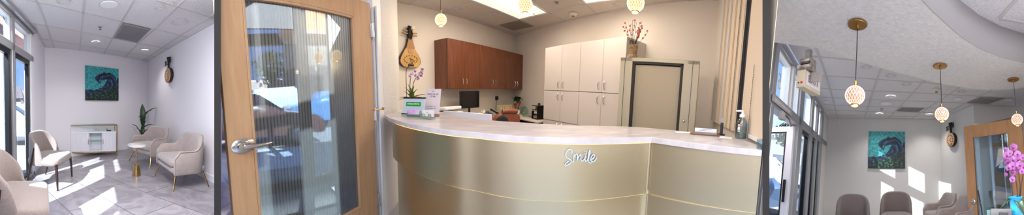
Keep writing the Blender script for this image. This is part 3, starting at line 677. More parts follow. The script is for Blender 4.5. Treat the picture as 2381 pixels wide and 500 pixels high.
def house(label, room, loc, rz, w, d, h, wall, roof, group=None):
    t = thing('house', label, 'house', room, loc, rz, group)
    MB().box((0, 0, h / 2), (w, d, h)).build('wall', mat('house wall', wall, 0.9), t)
    MB().hexa([(-w * .55, -d * .58, h), (w * .55, -d * .58, h), (w * .55, d * .58, h), (-w * .55, d * .58, h)], [(-w * .45, -0.05, h + d * .33), (w * .45, -0.05, h + d * .33), (w * .45, 0.05, h + d * .33), (-w * .45, 0.05, h + d * .33)]).build('roof', mat('roof shingles', roof, 0.9, bump=0.5), t, smooth=0)
    for x in (-w * .3, 0, w * .3):
        f = MB().box((x, -d / 2 - .02, h * .55), (w * .12, .06, h * .3)).build('window', 'trim', t)
        MB().box((x, -d / 2 - .06, h * .55), (w * .1, .04, h * .26)).build('pane', mat('house glass', (70, 80, 92), 0.2), f)
    return t
house('brown roofed house beyond the parked cars in the left window', R1, floor_at(R1, 48, 60, 0), math.radians(15), 9, 7, 2.6, (150, 140, 138), (112, 98, 96))
house('grey roofed house beyond the leftmost window pane', R1, floor_at(R1, 2, 48, 0), math.radians(15), 8, 7, 2.6, (140, 132, 132), (96, 86, 88))
tag(MB().box((0, 0, 0), (0.16, 9.0, 1.1)).build('stucco_eave', mat('peach stucco', (236, 196, 178), 0.9, bump=0.5, bscale=20), room=None), 'peach stucco eave band outside the upper windows of the left scene', 'eave')
bpy.data.objects['stucco_eave'].matrix_world = R1.M @ Matrix.Translation((-1.74, 7.8, 2.99))
tag(MB().box((0, 0, 1.3), (0.22, 0.22, 2.7)).box((0, 0, 0.1), (0.3, 0.3, 0.2)).build('porch_post', 'trim', bevel=0.01), 'white porch post outside the leftmost window pane', 'post')
bpy.data.objects['porch_post'].matrix_world = R1.M @ Matrix.Translation((-1.95, 4.45, -0.05)) @ Matrix.Scale(0.9, 4, (0, 0, 1))

# ------------------------------------------------------------------ room 2: ceiling grid and fittings
R2L = [[(974.5, 0), (1045.6, 23.4), (1105, 43), (1153.6, 58.5), (1194, 71), (1220, 81)], [(1098, 0), (1159, 25), (1209, 45), (1243.6, 60), (1272, 72)],
       [(1232, 0), (1276, 29), (1312, 48), (1333.6, 60.5)], [(1344, 0), (1359, 9), (1386.5, 32), (1407, 48.5)], [(1461, 0), (1488, 23), (1495, 31.5)], [(1603, -2), (1605, 12)],
       [(950, 11), (972, -1)], [(1028.5, 30.6), (1047, 23), (1110, -1)], [(1083, 50), (1106, 43), (1159, 26)], [(1133, 64), (1154, 58.5), (1209, 45), (1276, 29), (1360.6, 8), (1393, -1)],
       [(1170, 76.5), (1194, 71), (1251, 60.6), (1312, 48), (1387, 32), (1461, 17), (1552, -1)], [(931, 6), (1082, 50), (1199, 84.6)], [(1199, 84.6), (1333, 61), (1495, 31.5), (1668, 0)]]
bars(R2, R2L, 2.7, 0.028, 0.008, 'trim_8', 'tbar', 0.01)
Z2 = 2.6925
def troffer(label, c0, c1, dirv, L=1.25, power=60):
    c = (c0 + c1) / 2 + dirv * L / 2; u = (c1 - c0); w = u.length; u.normalize()
    t = thing('troffer_light', label, 'ceiling light', R2, (c.x, c.y, Z2), group=None)
    def q(a, b, z): v = c0 + u * (a * w) + dirv * (b * L) - c; return (v.x, v.y, z)
    fr = MB()
    for a0, a1, b0, b1 in ((0, 1, 0, .03), (0, 1, .97, 1), (0, .04, 0, 1), (.96, 1, 0, 1)): fr.hexa([q(a0, b0, -.014), q(a1, b0, -.014), q(a1, b1, -.014), q(a0, b1, -.014)], [q(a0, b0, 0), q(a1, b0, 0), q(a1, b1, 0), q(a0, b1, 0)])
    fr.build('frame', 'trim', t, smooth=0)
    m = mat('troffer reflector', (240, 232, 220), 0.6, emit=0.75)
    s = MB()
    for a0, a1 in ((.04, .36), (.64, .96)): s.hexa([q(a0, .03, -.004), q(a1, .03, -.012), q(a1, .97, -.012), q(a0, .97, -.004)], [q(a0, .03, -.001), q(a1, .03, -.002), q(a1, .97, -.002), q(a0, .97, -.001)])
    s.build('reflector', m, t, smooth=0)
    rings = []
    for b in (.06, .10, .90, .94):
        e = 0.6 if b in (.06, .94) else 1
        rings.append([q(.5 + .15 * math.cos(PI * k / 8) * e, b, -.004 - .03 * math.sin(PI * k / 8) * e) for k in range(9)])
    MB().loft(rings).build('diffuser', mat('troffer lens', (255, 246, 230), 0.5, emit=5), t)
    l = area('troffer lamp', R2, (c.x, c.y, Z2 - 0.07), w * 0.9, power, (1, 0.87, 0.72), (0, 0, math.atan2(u.y, u.x)), sy=L * 0.9)
    return t
c0, c1 = R2.h(1209, 45, Z2), R2.h(1276, 29, Z2); dv = (R2.h(1098, 0, Z2) - c0).normalized()
troffer('long lit fluorescent ceiling light over the reception desk', c0, c1, dv, 2.0, 20)
c2 = R2.h(1361, 8, Z2); troffer('lit fluorescent ceiling light cropped by the top edge, right of the smoke detector', c2, c2 + (c1 - c0), dv, 1.2, 12)
vent('grey square air vent beside the lit fluorescent light', R2, [(1159, 57.5), (1209, 46), (1243, 60), (1194, 70.5)], Z2, mat('warm vent grey', (150, 138, 128), 0.7))
sprinkler('small sprinkler head above the smoke detector in the middle scene', R2, 1295, 6, Z2)
def smoke(label, room, px, py, zc, r=0.075):
    p = room.h(px, py, zc); t = thing('smoke_detector', label, 'smoke detector', room, (p.x, p.y, zc))
    MB().lathe([(r, 0), (r, -0.012), (r * 0.92, -0.02), (r * 0.75, -0.024), (r * 0.7, -0.036), (r * 0.4, -0.045), (0.001, -0.046)], n=32).build('housing', mat('cream plastic', (224, 214, 198), 0.5), t)
    MB().lathe([(r * 0.3, -0.044), (r * 0.28, -0.054), (0.001, -0.055)], n=16).build('sensor', 'blackp', t)
    return t
smoke('round cream smoke detector in the middle scene ceiling', R2, 1333, 31, Z2)
clouds(R2, [(1152, 31, 10), (1445, 8, 16), (1062, 20, 10)], 'ceiling_relief')

# ------------------------------------------------------------------ room 2: door, casing, textured pier
D0, D1 = R2.d(519, 250, 1.55), Vector((-0.862, 2.24, 0)); D0.z = 0; DL = (D1 - D0).length; DA = ang(D0, D1)
def ds(px): p = R2.w(px, 200, D0, D1); return (Vector((p.x, p.y)) - Vector((D0.x, D0.y))).length
def reed_glass():
    m = bpy.data.materials.new('reeded glass'); m.use_nodes = True; t = m.node_tree; t.nodes.clear(); N = t.nodes.new; Lk = t.links.new
    out = N('ShaderNodeOutputMaterial'); tcn = N('ShaderNodeTexCoord'); sp = N('ShaderNodeSeparateXYZ'); Lk(tcn.outputs['Object'], sp.inputs[0])
    def mth(op, a, b=None):
        n = N('ShaderNodeMath'); n.operation = op
        for i, v in enumerate((a, b)):
            if v is None: continue
            if isinstance(v, (int, float)): n.inputs[i].default_value = v
            else: Lk(v, n.inputs[i])
        return n.outputs[0]
    w = mth('SINE', mth('MULTIPLY', sp.outputs['X'], 2 * PI / 0.026))
    f = mth('MULTIPLY', mth('POWER', mth('MULTIPLY_ADD', w, 0.5), 1.0), 1.0)
    n = N('ShaderNodeMath'); n.operation = 'MULTIPLY_ADD'; Lk(w, n.inputs[0]); n.inputs[1].default_value = 0.5; n.inputs[2].default_value = 0.5
    f2 = mth('POWER', n.outputs[0], 3.0)
    tr = N('ShaderNodeBsdfTransparent'); tr.inputs[0].default_value = rgb(208, 214, 218)
    tr2 = N('ShaderNodeBsdfTransparent'); tr2.inputs[0].default_value = rgb(196, 204, 208)
    df = N('ShaderNodeBsdfGlossy'); df.inputs['Roughness'].default_value = 0.3; df.inputs['Color'].default_value = rgb(225, 232, 235)
    dd = N('ShaderNodeBsdfTranslucent'); dd.inputs[0].default_value = rgb(230, 236, 240)
    mx = N('ShaderNodeMixShader'); Lk(mth('MULTIPLY', f2, 0.85), mx.inputs[0]); Lk(tr.outputs[0], mx.inputs[1]); Lk(tr2.outputs[0], mx.inputs[2])
    m2 = N('ShaderNodeMixShader'); Lk(mth('MULTIPLY', mth('SUBTRACT', 1.0, f2), 0.16), m2.inputs[0]); Lk(mx.outputs[0], m2.inputs[1]); Lk(df.outputs[0], m2.inputs[2])
    m3 = N('ShaderNodeMixShader'); m3.inputs[0].default_value = 0.12; Lk(m2.outputs[0], m3.inputs[1]); Lk(dd.outputs[0], m3.inputs[2])
    Lk(m3.outputs[0], out.inputs[0]); return m
MAT['reed'] = reed_glass()
def wood_door(name, label_struct, room, P, Q, sL, sR, zt, ztr, zbr, gm, wm, handle_s, handle_z, thick=0.045, flip=1, z0=0.01, HS=1.8):
    L = (Vector((Q.x, Q.y)) - Vector((P.x, P.y))).length
    root = bpy.data.objects.new(name, None); COL.objects.link(root); root.matrix_world = room.M @ Matrix.Translation((P.x, P.y, 0)) @ Matrix.Rotation(ang(P, Q), 4, 'Z'); root['kind'] = 'structure'
    for nm, x0, x1, a, b in (('stile', 0, sL, z0, zt), ('stile', L - sR, L, z0, zt)):
        MB().box(((x0 + x1) / 2, 0, (a + b) / 2), (x1 - x0, thick, b - a)).build(nm, wm, root, bevel=0.004)
    for nm, a, b in (('rail', ztr, zt), ('rail', z0, zbr)): MB().box(((sL + L - sR) / 2, 0, (a + b) / 2), (L - sR - sL, thick, b - a)).build(nm, wm, root, bevel=0.004)
    bd = MB(); g = 0.018
    for x in (sL + g / 2, L - sR - g / 2): bd.box((x, 0, (ztr + zbr) / 2), (g, thick * 1.1, ztr - zbr))
    for z in (ztr - g / 2, zbr + g / 2): bd.box(((sL + L - sR) / 2, 0, z), (L - sR - sL, thick * 1.1, g))
    bd.build('glazing_bead', wm, root, bevel=0.003)
    MB().box(((sL + L - sR) / 2, 0, (ztr + zbr) / 2), (L - sR - sL, 0.008, ztr - zbr)).build('pane', gm, root)
    hd = bpy.data.objects.new('lever_handle', None); COL.objects.link(hd); hd.parent = root; hd.location = (handle_s, -thick / 2 * flip, handle_z)
    X = Matrix.Rotation(math.radians(90 * flip), 4, 'X')
    MB().lathe([(0.046, 0.0), (0.046, 0.004), (0.04, 0.010), (0.026, 0.014), (0.024, 0.03), (0.001, 0.031)], n=32, sx=HS, M=X).build('rosette', 'chrome', hd)
    MB().tube([(0, -0.025 * flip, 0), (0, -0.055 * flip, 0), (0.03 * HS, -0.062 * flip, 0.0), (0.065 * HS, -0.062 * flip, 0.0), (0.09 * HS, -0.058 * flip, 0.0), (0.10 * HS, -0.045 * flip, 0.0)], [0.012, 0.012, 0.012, 0.010, 0.009, 0.006], 12, flat=1.0).build('lever', 'chrome', hd)
    return root
dr = wood_door('door_1', '', R2, D0, D1, ds(575) + 0.0, DL - ds(824), 2.12, 1.965, 0.315, 'reed', 'door', ds(551), 1.06)
hm = MAT['chrome']
for z in (1.89, 1.13, 0.30):
    hg = MB().cyl((DL + 0.018, -0.03, z - 0.06), (DL + 0.018, -0.03, z + 0.06), 0.013, 0.013, 12).box((DL + 0.005, -0.018, z), (0.028, 0.012, 0.12)).build('hinge', hm, dr)
MB().cyl((DL - 0.02, -0.04, 1.17), (DL + 0.09, -0.06, 1.175), 0.006, 0.006, 8).cyl((DL + 0.085, -0.06, 1.175), (DL + 0.10, -0.062, 1.176), 0.012, 0.012, 10).build('hinge_pin_stop', 'brass', dr)
J0, J1, J2, J3 = R2.d(874, 250, 2.50), R2.d(893, 250, 2.66), R2.d(921, 250, 3.02), R2.d(930, 250, 3.35)
structure(MB().slab(J0, J1, 0, 2.75, 0.10, 1).build('trim_9', 'trim', room=R2, bevel=0.006))
structure(MB().slab(R2.d(879, 250, 2.52), R2.d(886, 250, 2.58), 0, 2.14, 0.02, -1).build('trim_10', 'trim', room=R2, bevel=0.005))
structure(MB().slab(D1 + Vector((0.015, 0.05, 0)), J0, 0, 2.75, 0.05, 1).build('trim_11', 'alu', room=R2))
structure(MB().slab(D0 + (D1 - D0) * 0.0, J0, 2.135, 2.75, 0.12, 1).build('wall_over_door', 'wall2t', room=R2))
structure(MB().poly([(J1.x, J1.y), (J2.x, J2.y), (J3.x, J3.y), (J3.x - .32, J3.y + .9), (-1.6, 3.7), (J1.x - 0.12, J1.y)], 0, 2.75).build('wall_pier', 'wall2t', room=R2))

# ------------------------------------------------------------------ street reflected in the reeded door, imitated by things built behind it
structure(MB().poly([(-1.45, 2.6), (-1.0, 2.6), (-1.9, 3.4), (-10, 40), (-60, 40), (-60, 2), (-8, 1.5), (-1.75, 1.0)], -0.14, -0.06).build('ground_street', 'asphalt', room=R2))
sf = thing('storefront_frame', 'dark bronze storefront frame built behind the reeded glass door as its reflection', 'window frame', R2, (0, 0, 0))
SA, SB = R2.d(548, 250, 3.5), R2.d(850, 250, 4.2); bz = mat('dark bronze', (70, 60, 52), 0.45, metal=0.5)
def sxy(px): p = R2.w(px, 220, SA, SB); return Vector((p.x, p.y, 0))
MB().slab(SA, SB, 2.05, 2.20, 0.1, 1).build('rail', bz, sf); MB().slab(SA, SB, -0.05, 0.12, 0.1, 1).build('rail', bz, sf)
for a, b in ((698, 722), (546, 556), (826, 845)): MB().slab(sxy(a), sxy(b), 0, 3.2, 0.12, 1).build('post', bz, sf)
MB().slab(SA, SB, 3.0, 3.25, 0.1, 1).build('head', bz, sf)
MB().slab(sxy(556), sxy(698), 0.12, 2.05, 0.006, 1).build('pane', 'glass', sf); MB().slab(sxy(722), sxy(826), 0.12, 2.05, 0.006, 1).build('pane', 'glass', sf)
t = thing('corrugated_awning', 'pale corrugated metal awning built high behind the reeded glass door as a reflection', 'awning', R2, (0, 0, 0))
SC0, SC1 = R2.d(548, 250, 4.75), R2.d(705, 250, 5.2); P = []
for i in range(81): s = i / 80; q = SC0.lerp(SC1, s); P.append((q.x + 0.02 * math.sin(i * PI / 2), q.y + 0.02 * math.sin(i * PI / 2)))
P += [(SC1.x - .05, SC1.y + .1), (SC0.x - .05, SC0.y + .1)]
MB().poly(P, 2.62, 4.2).build('sheet', mat('corrugated pale metal', (120, 120, 118), 0.6), t, smooth=0)
wl = thing('boundary_wall', 'pale pink stucco boundary wall behind the cars, built as a reflection in the door glass', 'wall', R2, (0, 0, 0))
WA, WB = floor_at(R2, 540, 26), floor_at(R2, 712, 30)
MB().slab(WA, WB, -0.1, 3.0, 0.3, 1).build('wall_panel', mat('pink stucco', (206, 182, 170), 0.9), wl); MB().slab(WA, WB, 3.0, 3.12, 0.36, 1).build('coping', 'wall1', wl)
bd = thing('brick_shop_building', 'long brown shop building with an orange band built as a reflection in the right of the door glass', 'building', R2, (0, 0, 0))
BA, BB = floor_at(R2, 702, 19), floor_at(R2, 860, 22)
MB().slab(BA, BB, -0.1, 3.4, 4, 1).build('wall', mat('brown shop wall', (104, 90, 80), 0.9), bd)
MB().slab(BA, BA.lerp(BB, 0.58), 6.0, 7.6, 3.8, 1).build('band', mat('orange brick band', (196, 136, 92), 0.9, bump=0.3), bd)
MB().slab(BA, BA.lerp(BB, 0.58), 3.4, 6.0, 3.6, 1).build('upper_wall', mat('tan shop wall', (150, 132, 118), 0.9), bd)
for i in range(3):
    w_ = MB().slab(BA.lerp(BB, .1 + .3 * i) + Vector((.1, -.1, 0)), BA.lerp(BB, .3 + .3 * i) + Vector((.1, -.1, 0)), 0.5, 2.7, 0.1, 1).build('window', bz, bd)
car('white sport utility car built as a reflection in the left half of the door glass', R2, floor_at(R2, 662, 14.5, -0.06), math.radians(60), (220, 226, 232), L=4.6, Wd=1.9, H=1.85, suv=True)
car('blue car built as a reflection in the right half of the door glass', R2, floor_at(R2, 775, 11.0, -0.06), math.radians(50), (96, 138, 180), L=4.2, Wd=1.8, H=1.5)
car('dark red brown car added for a dark reflected shape at the left edge of the door glass', R2, floor_at(R2, 566, 7.6, -0.06), math.radians(50), (92, 66, 62), L=4.4, Wd=1.8, H=1.5)
def pad(label, quad, m, name):
    P = [R2.h(x, y, -0.055) for x, y in quad]; c = sum(P, Vector()) / 4; t = MB().hexa([(p.x, p.y, -0.058) for p in P], [(p.x, p.y, -0.035) for p in P]).build(name, m, room=R2)
    return tag(t, label, 'paving')
pad('pale slab added for a light patch reflected in the door glass', [(600, 350), (716, 335), (720, 383), (596, 402)], mat('pale blue concrete', (206, 214, 220), 0.8), 'reflected_patch_slab')
pad('wide pale kerb slab at the foot of the door glass reflection', [(560, 455), (838, 408), (848, 455), (566, 520)], mat('light concrete', (196, 194, 190), 0.8), 'kerb_slab')
def tree(label, room, loc, h, r, base_h=1.2):
    t = thing('tree', label, 'tree', room, loc)
    MB().tube([(0, 0, 0), (0.1, 0, h * .4), (0, .1, h * .7)], [0.16, 0.11, 0.05], 8).build('trunk', 'soil', t)
    m = MB(); rnd = random.Random(3)
    for i in range(420):
        a = rnd.random() * 2 * PI; b = rnd.random() * PI; rr = r * (0.35 + 0.65 * rnd.random()) ; c = Vector((rr * math.sin(b) * math.cos(a), rr * math.sin(b) * math.sin(a), h + rr * .75 * math.cos(b)))
        d = Vector((rnd.uniform(-1, 1), rnd.uniform(-1, 1), rnd.uniform(-1, 1))).normalized() * r * 0.13; e = d.cross(Vector((rnd.uniform(-1, 1), 0.3, 1))).normalized() * r * 0.07
        m.add([c - d, c + e, c + d, c - e], [(0, 1, 2, 3)])
    o = m.build('foliage', 'leaf', t, smooth=0, fixn=False); return t
tree('round green tree rising over the pink wall, built as a reflection in the door glass', R2, floor_at(R2, 638, 27.5), 4.4, 2.2)

# ------------------------------------------------------------------ room 2: cherry wall cabinets
UL = (M2 - L2).normalized(); NL = Vector((UL.y, -UL.x, 0)); UR = (N2 - M2).normalized(); NR = Vector((UR.y, -UR.x, 0))
AL, AR = ang(L2, M2), ang(M2, N2)
def sL(px, D): P = L2 + NL * D; p = R2.w(px, 150, P, P + UL); return (p - P).dot(UL) if False else (Vector((p.x, p.y)) - Vector((P.x, P.y))).dot(Vector((UL.x, UL.y)))
def sR(px, D): P = M2 + NR * D; p = R2.w(px, 150, P, P + UR); return (Vector((p.x, p.y)) - Vector((P.x, P.y))).dot(Vector((UR.x, UR.y)))
def pL(s, D, z): v = L2 + UL * s + NL * D; return Vector((v.x, v.y, z))
def pR(s, D, z): v = M2 + UR * s + NR * D; return Vector((v.x, v.y, z))
def bar_handle(parent, x, y, z, L=0.12, m='chrome', dirn=(0, 0, 1)):
    MB().tube([(x, y, z - L / 2), (x, y - 0.022, z - L * 0.36), (x, y - 0.03, z), (x, y - 0.022, z + L * 0.36), (x, y, z + L / 2)], [0.007, 0.006, 0.006, 0.006, 0.007], 8).build('handle', m, parent)
def cabinet(name, label, room, origin, rz, W_, D_, doors, m, z0, z1, group=None, side=None):
    """origin at the wall, x along it, -y into the room; doors: (x0, x1, za, zb, handle x, handle z)"""
    t = thing(name, label, 'cabinet', room, origin, rz, group)
    MB().box((W_ / 2, -D_ / 2 + 0.012, (z0 + z1) / 2), (W_ - 0.002, D_ - 0.026, z1 - z0)).build('body', m, t)
    for x0, x1, za, zb, hx, hz in doors:
        d = MB().box(((x0 + x1) / 2, -D_ + 0.008, (za + zb) / 2), (x1 - x0 - 0.006, 0.018, zb - za - 0.006)).build('door', m, t, bevel=0.002)
        if hx is not None: bar_handle(d, hx, -D_ - 0.001, hz)
    return t
DC = 0.33; e = [sL(px, DC) for px in (1041, 1079, 1116, 1148, 1175, 1200, 1222)]
zc0, zc1 = 1.345, 2.19
for i, lab in enumerate(('cherry wood wall cabinet, first of the row beside the hanging lute', 'cherry wood wall cabinet in the middle of the row', 'cherry wood wall cabinet at the corner end of the row')):
    a, b, c = e[2 * i], e[2 * i + 1], e[2 * i + 2]; o = pL(a, 0, 0)
    cabinet('wall_cabinet', lab, R2, o, AL, c - a - 0.003, DC, [(0, b - a, zc0, zc1, b - a - 0.05, zc0 + 0.13), (b - a, c - a - 0.003, zc0, zc1, b - a + 0.05, zc0 + 0.13)], 'cherry', zc0, zc1, 'cherry wall cabinets')
DT = 0.5; e = [sR(px, DT) for px in (1267, 1306, 1349, 1402, 1455)]
for i, lab in enumerate(('tall pale grey storage cabinet next to the desk corner', 'tall pale grey storage cabinet next to the beige steel cabinet')):
    a, b, c = e[2 * i], e[2 * i + 1], e[2 * i + 2]; o = pR(a, 0, 0); ds_ = []
    for za, zb, hz in ((1.345, 2.125, 1.45), (0.80, 1.34, 1.235), (0.08, 0.795, 0.70)):
        ds_ += [(0, b - a, za, zb, b - a - 0.06, hz), (b - a, c - a - 0.003, za, zb, b - a + 0.06, hz)]
    cabinet('tall_cabinet', lab, R2, o, AR, c - a - 0.003, DT, ds_, 'laminate', 0.0, 2.125, 'tall pale cabinets')
TR = Vector((2.157, 1.751, 0)); TL = Vector((1.62, 2.44, 0)); W_ = (TR - TL).length; AT = ang(TL, TR); dd = 0.40
TU = (TR - TL).normalized(); TN = Vector((TU.y, -TU.x, 0)); o = TL - TN * dd
t = thing('tambour_cabinet', 'beige steel cabinet with a sliding tambour door and a vase of pink flowers on top', 'cabinet', R2, o, AT)
H_ = 1.75; st = 0.14
fr = MB(); fr.box((st / 2, -dd / 2, H_ / 2), (st, dd, H_)).box((W_ - st * 0.6, -dd / 2, H_ / 2), (st * 1.2, dd, H_)).box((W_ / 2, -dd / 2, H_ - 0.02), (W_, dd, 0.04)).box((W_ / 2, -dd / 2, 0.06), (W_, dd, 0.12)).box((W_ / 2, -0.01, H_ / 2), (W_, 0.02, H_))
fr.build('body', 'beige', t, bevel=0.004)
MB().box((W_ / 2 - .01, -dd + 0.06, 0.9), (W_ - 2 * st - 0.03, 0.02, 1.56)).build('tambour_door', 'beige2', t)
g = MB()
for x in (st + 0.012, W_ - st * 1.2 - 0.015): g.box((x, -dd + 0.035, 0.92), (0.03, 0.05, 1.62))
g.box((W_ / 2, -dd + 0.035, H_ - 0.052), (W_ - 2.2 * st, 0.05, 0.022)).box((0.055, -dd - 0.001, .9), (0.004, 0.004, 1.7)).box((W_ - 0.07, -dd - 0.001, .9), (0.004, 0.004, 1.7)).build('channel', mat('dark seam', (52, 48, 44), 0.7), t)
MB().ball((W_ - st * 1.2 + 0.05, -dd - 0.012, 1.10), 0.014).build('lock_knob', 'chrome', t)
# vase with blossom twigs
v0 = TL + TU * 0.10 - TN * 0.12 + Vector((0, 0, H_ + 0.003))
t = thing('flower_vase', 'small brown vase of pink blossom twigs on the beige steel cabinet', 'vase', R2, v0)
MB().lathe([(0.05, 0), (0.062, 0.01), (0.06, 0.03), (0.045, 0.05), (0.055, 0.10), (0.062, 0.15), (0.052, 0.155), (0.04, 0.11)], n=20).build('vase', mat('woven tan', (170, 140, 104), 0.8, bump=0.6, var=0.25, vscale=40), t)
tw = MB(); bl = MB(); rnd = random.Random(5); wh = MB()
for i in range(15):
    a = rnd.random() * 2 * PI; l = 0.16 + 0.12 * rnd.random(); r_ = 0.03 + 0.11 * rnd.random(); top = Vector((r_ * math.cos(a) * 1.2, r_ * math.sin(a) * 1.2, 0.14 + l)); tw.tube([(0, 0, 0.10), top * 0.6 + Vector((0, 0, .03)), top], [0.003, 0.002, 0.0015], 5)
    for k in range(3): q = top * (1 - 0.13 * k) + Vector((rnd.uniform(-.012, .012), rnd.uniform(-.012, .012), .01)); (wh if i % 4 == 0 else bl).ball(q, 0.011, n=6, k=4)
tw.build('twigs', 'espresso', t); bl.build('blossoms', mat('pink blossom', (206, 84, 100), 0.7), t); wh.build('pale_blossoms', mat('cream blossom', (236, 214, 206), 0.7), t)
t = thing('perforated_divider', 'dark perforated metal panel at the end of the tall cabinets behind the pink flowers', 'panel', R2, pR(sR(1455, DT) + 0.006, 0.29, 1.775), AR)
pp = MB().box((0.0, -.06, 0.16), (0.008, 0.18, 0.32)).build('plate', mat('grey pegboard', (140, 126, 112), 0.6), t)
for i in range(4):
    for j in range(4): MB().box((0.0055, -0.125 + 0.043 * i, 0.04 + 0.08 * j), (0.002, 0.014, 0.018)).build('hole', 'paper', t)
# ------------------------------------------------------------------ pendant lamps
def pendant(label, room, px, py, dist, ztop, pink=False, group='glass globe pendants', power=5, proto={}):
    p = room.d(px, py, dist); r = 0.078 if pink else 0.072; zt = ztop - p.z
    key = ('p' if pink else 'w')
    t = thing('pendant_lamp', label, 'lamp', room, p, 0, group)
    MB().lathe([(0.075, zt), (0.078, zt - 0.005), (0.078, zt - 0.016), (0.074, zt - 0.02), (0.014, zt - 0.021), (0.012, zt - 0.045), (0.001, zt - 0.046)], n=36).build('canopy', 'brass', t)
    MB().tube([(0, 0, zt - 0.03), (0.002, 0, zt * 0.5 + r * .5), (0, 0, r + 0.02)], 0.0035, 8).build('cord', 'blackp', t)
    MB().lathe([(0.001, r + 0.035), (0.011, r + 0.034), (0.012, r + 0.002), (0.022, r - 0.002), (0.02, r - 0.008)], n=20).build('cap', 'brass', t)
    gm = ('globe_' + key)
    if gm not in MAT:
        m = bpy.data.materials.new('cut acrylic globe'); m.use_nodes = True; tt = m.node_tree; b = tt.nodes['Principled BSDF']
        N = tt.nodes.new; tcn = N('ShaderNodeTexCoord'); sp = N('ShaderNodeSeparateXYZ'); tt.links.new(tcn.outputs['Object'], sp.inputs[0])
        cr = N('ShaderNodeValToRGB'); mp = N('ShaderNodeMapRange'); mp.inputs['From Min'].default_value = -r; mp.inputs['From Max'].default_value = r
        tt.links.new(sp.outputs['Z'], mp.inputs['Value']); tt.links.new(mp.outputs[0], cr.inputs[0])
        E = cr.color_ramp.elements; E[0].position = 0.0; E[1].position = 0.6
        E[0].color = rgb(255, 190, 90); E[1].color = rgb(232, 190, 164) if pink else rgb(250, 214, 150)
        tt.links.new(cr.outputs[0], b.inputs['Emission Color']); b.inputs['Base Color'].default_value = rgb(150, 120, 100) if pink else rgb(200, 150, 90)
        b.inputs['Emission Strength'].default_value = 0.34 if pink else 0.5; b.inputs['Roughness'].default_value = 0.15; MAT[gm] = m
        MAT['rib_' + key] = mat('cut acrylic edges', (255, 232, 220) if pink else (255, 240, 200), 0.1, emit=0.85 if pink else 1.7)
    MB().ball((0, 0, 0), r * 0.94, n=28, k=18).build('globe', MAT[gm], t)
    rb = MB(); n = 18
    for sg in (1, -1):
        for i in range(n):
            rb.tube([((r * .955) * math.sin(PI * (.07 + .86 * j / 16)) * math.cos(2 * PI * i / n + sg * 1.5 * j / 16), (r * .955) * math.sin(PI * (.07 + .86 * j / 16)) * math.sin(2 * PI * i / n + sg * 1.5 * j / 16), (r * .955) * math.cos(PI * (.07 + .86 * j / 16))) for j in range(17)], 0.0011, 4)
    rb.build('cut_pattern', MAT['rib_' + key], t)
    MB().lathe([(0.030, -r * .86), (0.034, -r * .93), (0.034, -r * 1.03), (0.028, -r * 1.05), (0.026, -r * .95)], n=28).build('collar', 'brass', t)
    MB().lathe([(0.0265, -r * .98), (0.001, -r * .985)], n=20).build('light_source', mat('warm led', (255, 226, 170), 0.5, emit=4), t)
    l = bpy.data.lights.new('pendant glow', 'POINT'); l.energy = power; l.color = (1, 0.78, 0.5); l.shadow_soft_size = 0.03
    o = bpy.data.objects.new('pendant_glow', l); COL.objects.link(o); o.parent = t; o.location = (0, 0, -r - 0.03)
    return t
pendant('lit glass globe pendant hanging beside the hanging lute', R2, 1025, 46, 3.2, 2.7)
pendant('lit glass globe pendant in front of the long lit ceiling light', R2, 1221, 12, 2.5, 2.7)
pendant('lit glass globe pendant cropped by the top edge, above the pink flowers', R2, 1478, 7, 2.12, 2.7)
pendant('small glowing globe added behind the reeded door as a lamp reflection, left of the pair', R2, 741, 133, 3.35, 2.9, group='reflected globes in the door glass', power=1)  # lamp reflections in the glass, imitated by two added globes
pendant('small glowing globe added behind the reeded door as a lamp reflection, right of the pair', R2, 783, 129, 3.55, 2.9, group='reflected globes in the door glass', power=1)

# ------------------------------------------------------------------ reception counter
CF = [(894, 266), (898, 270), (905, 274), (920, 279), (950, 287), (1000, 296), (1050, 303), (1100, 307), (1150, 312), (1200, 316), (1265, 319), (1330, 321), (1400, 321), (1500, 319)]
CB = [(1762, 337), (1722, 323), (1660, 313), (1580, 304), (1480, 295), (1389, 292.5), (1320, 291), (1262, 288), (1200, 284), (1143, 280), (1080, 274), (1033, 268), (985, 262), (950, 257)]
front = [R2.h(x, y, 1.1) for x, y in CF]; corner = R2.h(1515, 319, 1.1); fend = R2.h(1772, 350, 1.1)
back = [R2.h(x, y, 1.1) for x, y in CB]
rc = thing('reception_counter', 'curved reception counter with brushed gold front panels and white quartz top', 'counter', R2, (0, 0, 0))
top = [(p.x, p.y) for p in front] + [(corner.x, corner.y), (fend.x, fend.y)] + [(p.x, p.y) for p in back] + [tuple(R2.d(933, 250, 3.30)[:2]), tuple(R2.d(925, 250, 2.95)[:2]), tuple(R2.d(898.5, 250, 2.60)[:2])]
MB().poly(top, 1.066, 1.10).build('worktop', 'quartz', rc, bevel=0.002, smooth=30)
def smoothline(P, n=4):
    out = []
    for i in range(len(P) - 1):
        a, b, c, d = P[max(i - 1, 0)], P[i], P[i + 1], P[min(i + 2, len(P) - 1)]
        for k in range(n):
            s = k / n; out.append(0.5 * ((2 * b) + (c - a) * s + (2 * a - 5 * b + 4 * c - d) * s * s + (3 * b - a - 3 * c + d) * s ** 3))
    out.append(P[-1]); return out
def inset(P, o):
    R = []
    for i in range(len(P)):
        t = (P[min(i + 1, len(P) - 1)] - P[max(i - 1, 0)]); n = Vector((-t.y, t.x, 0)).normalized(); R.append(P[i] + n * o)
    return R
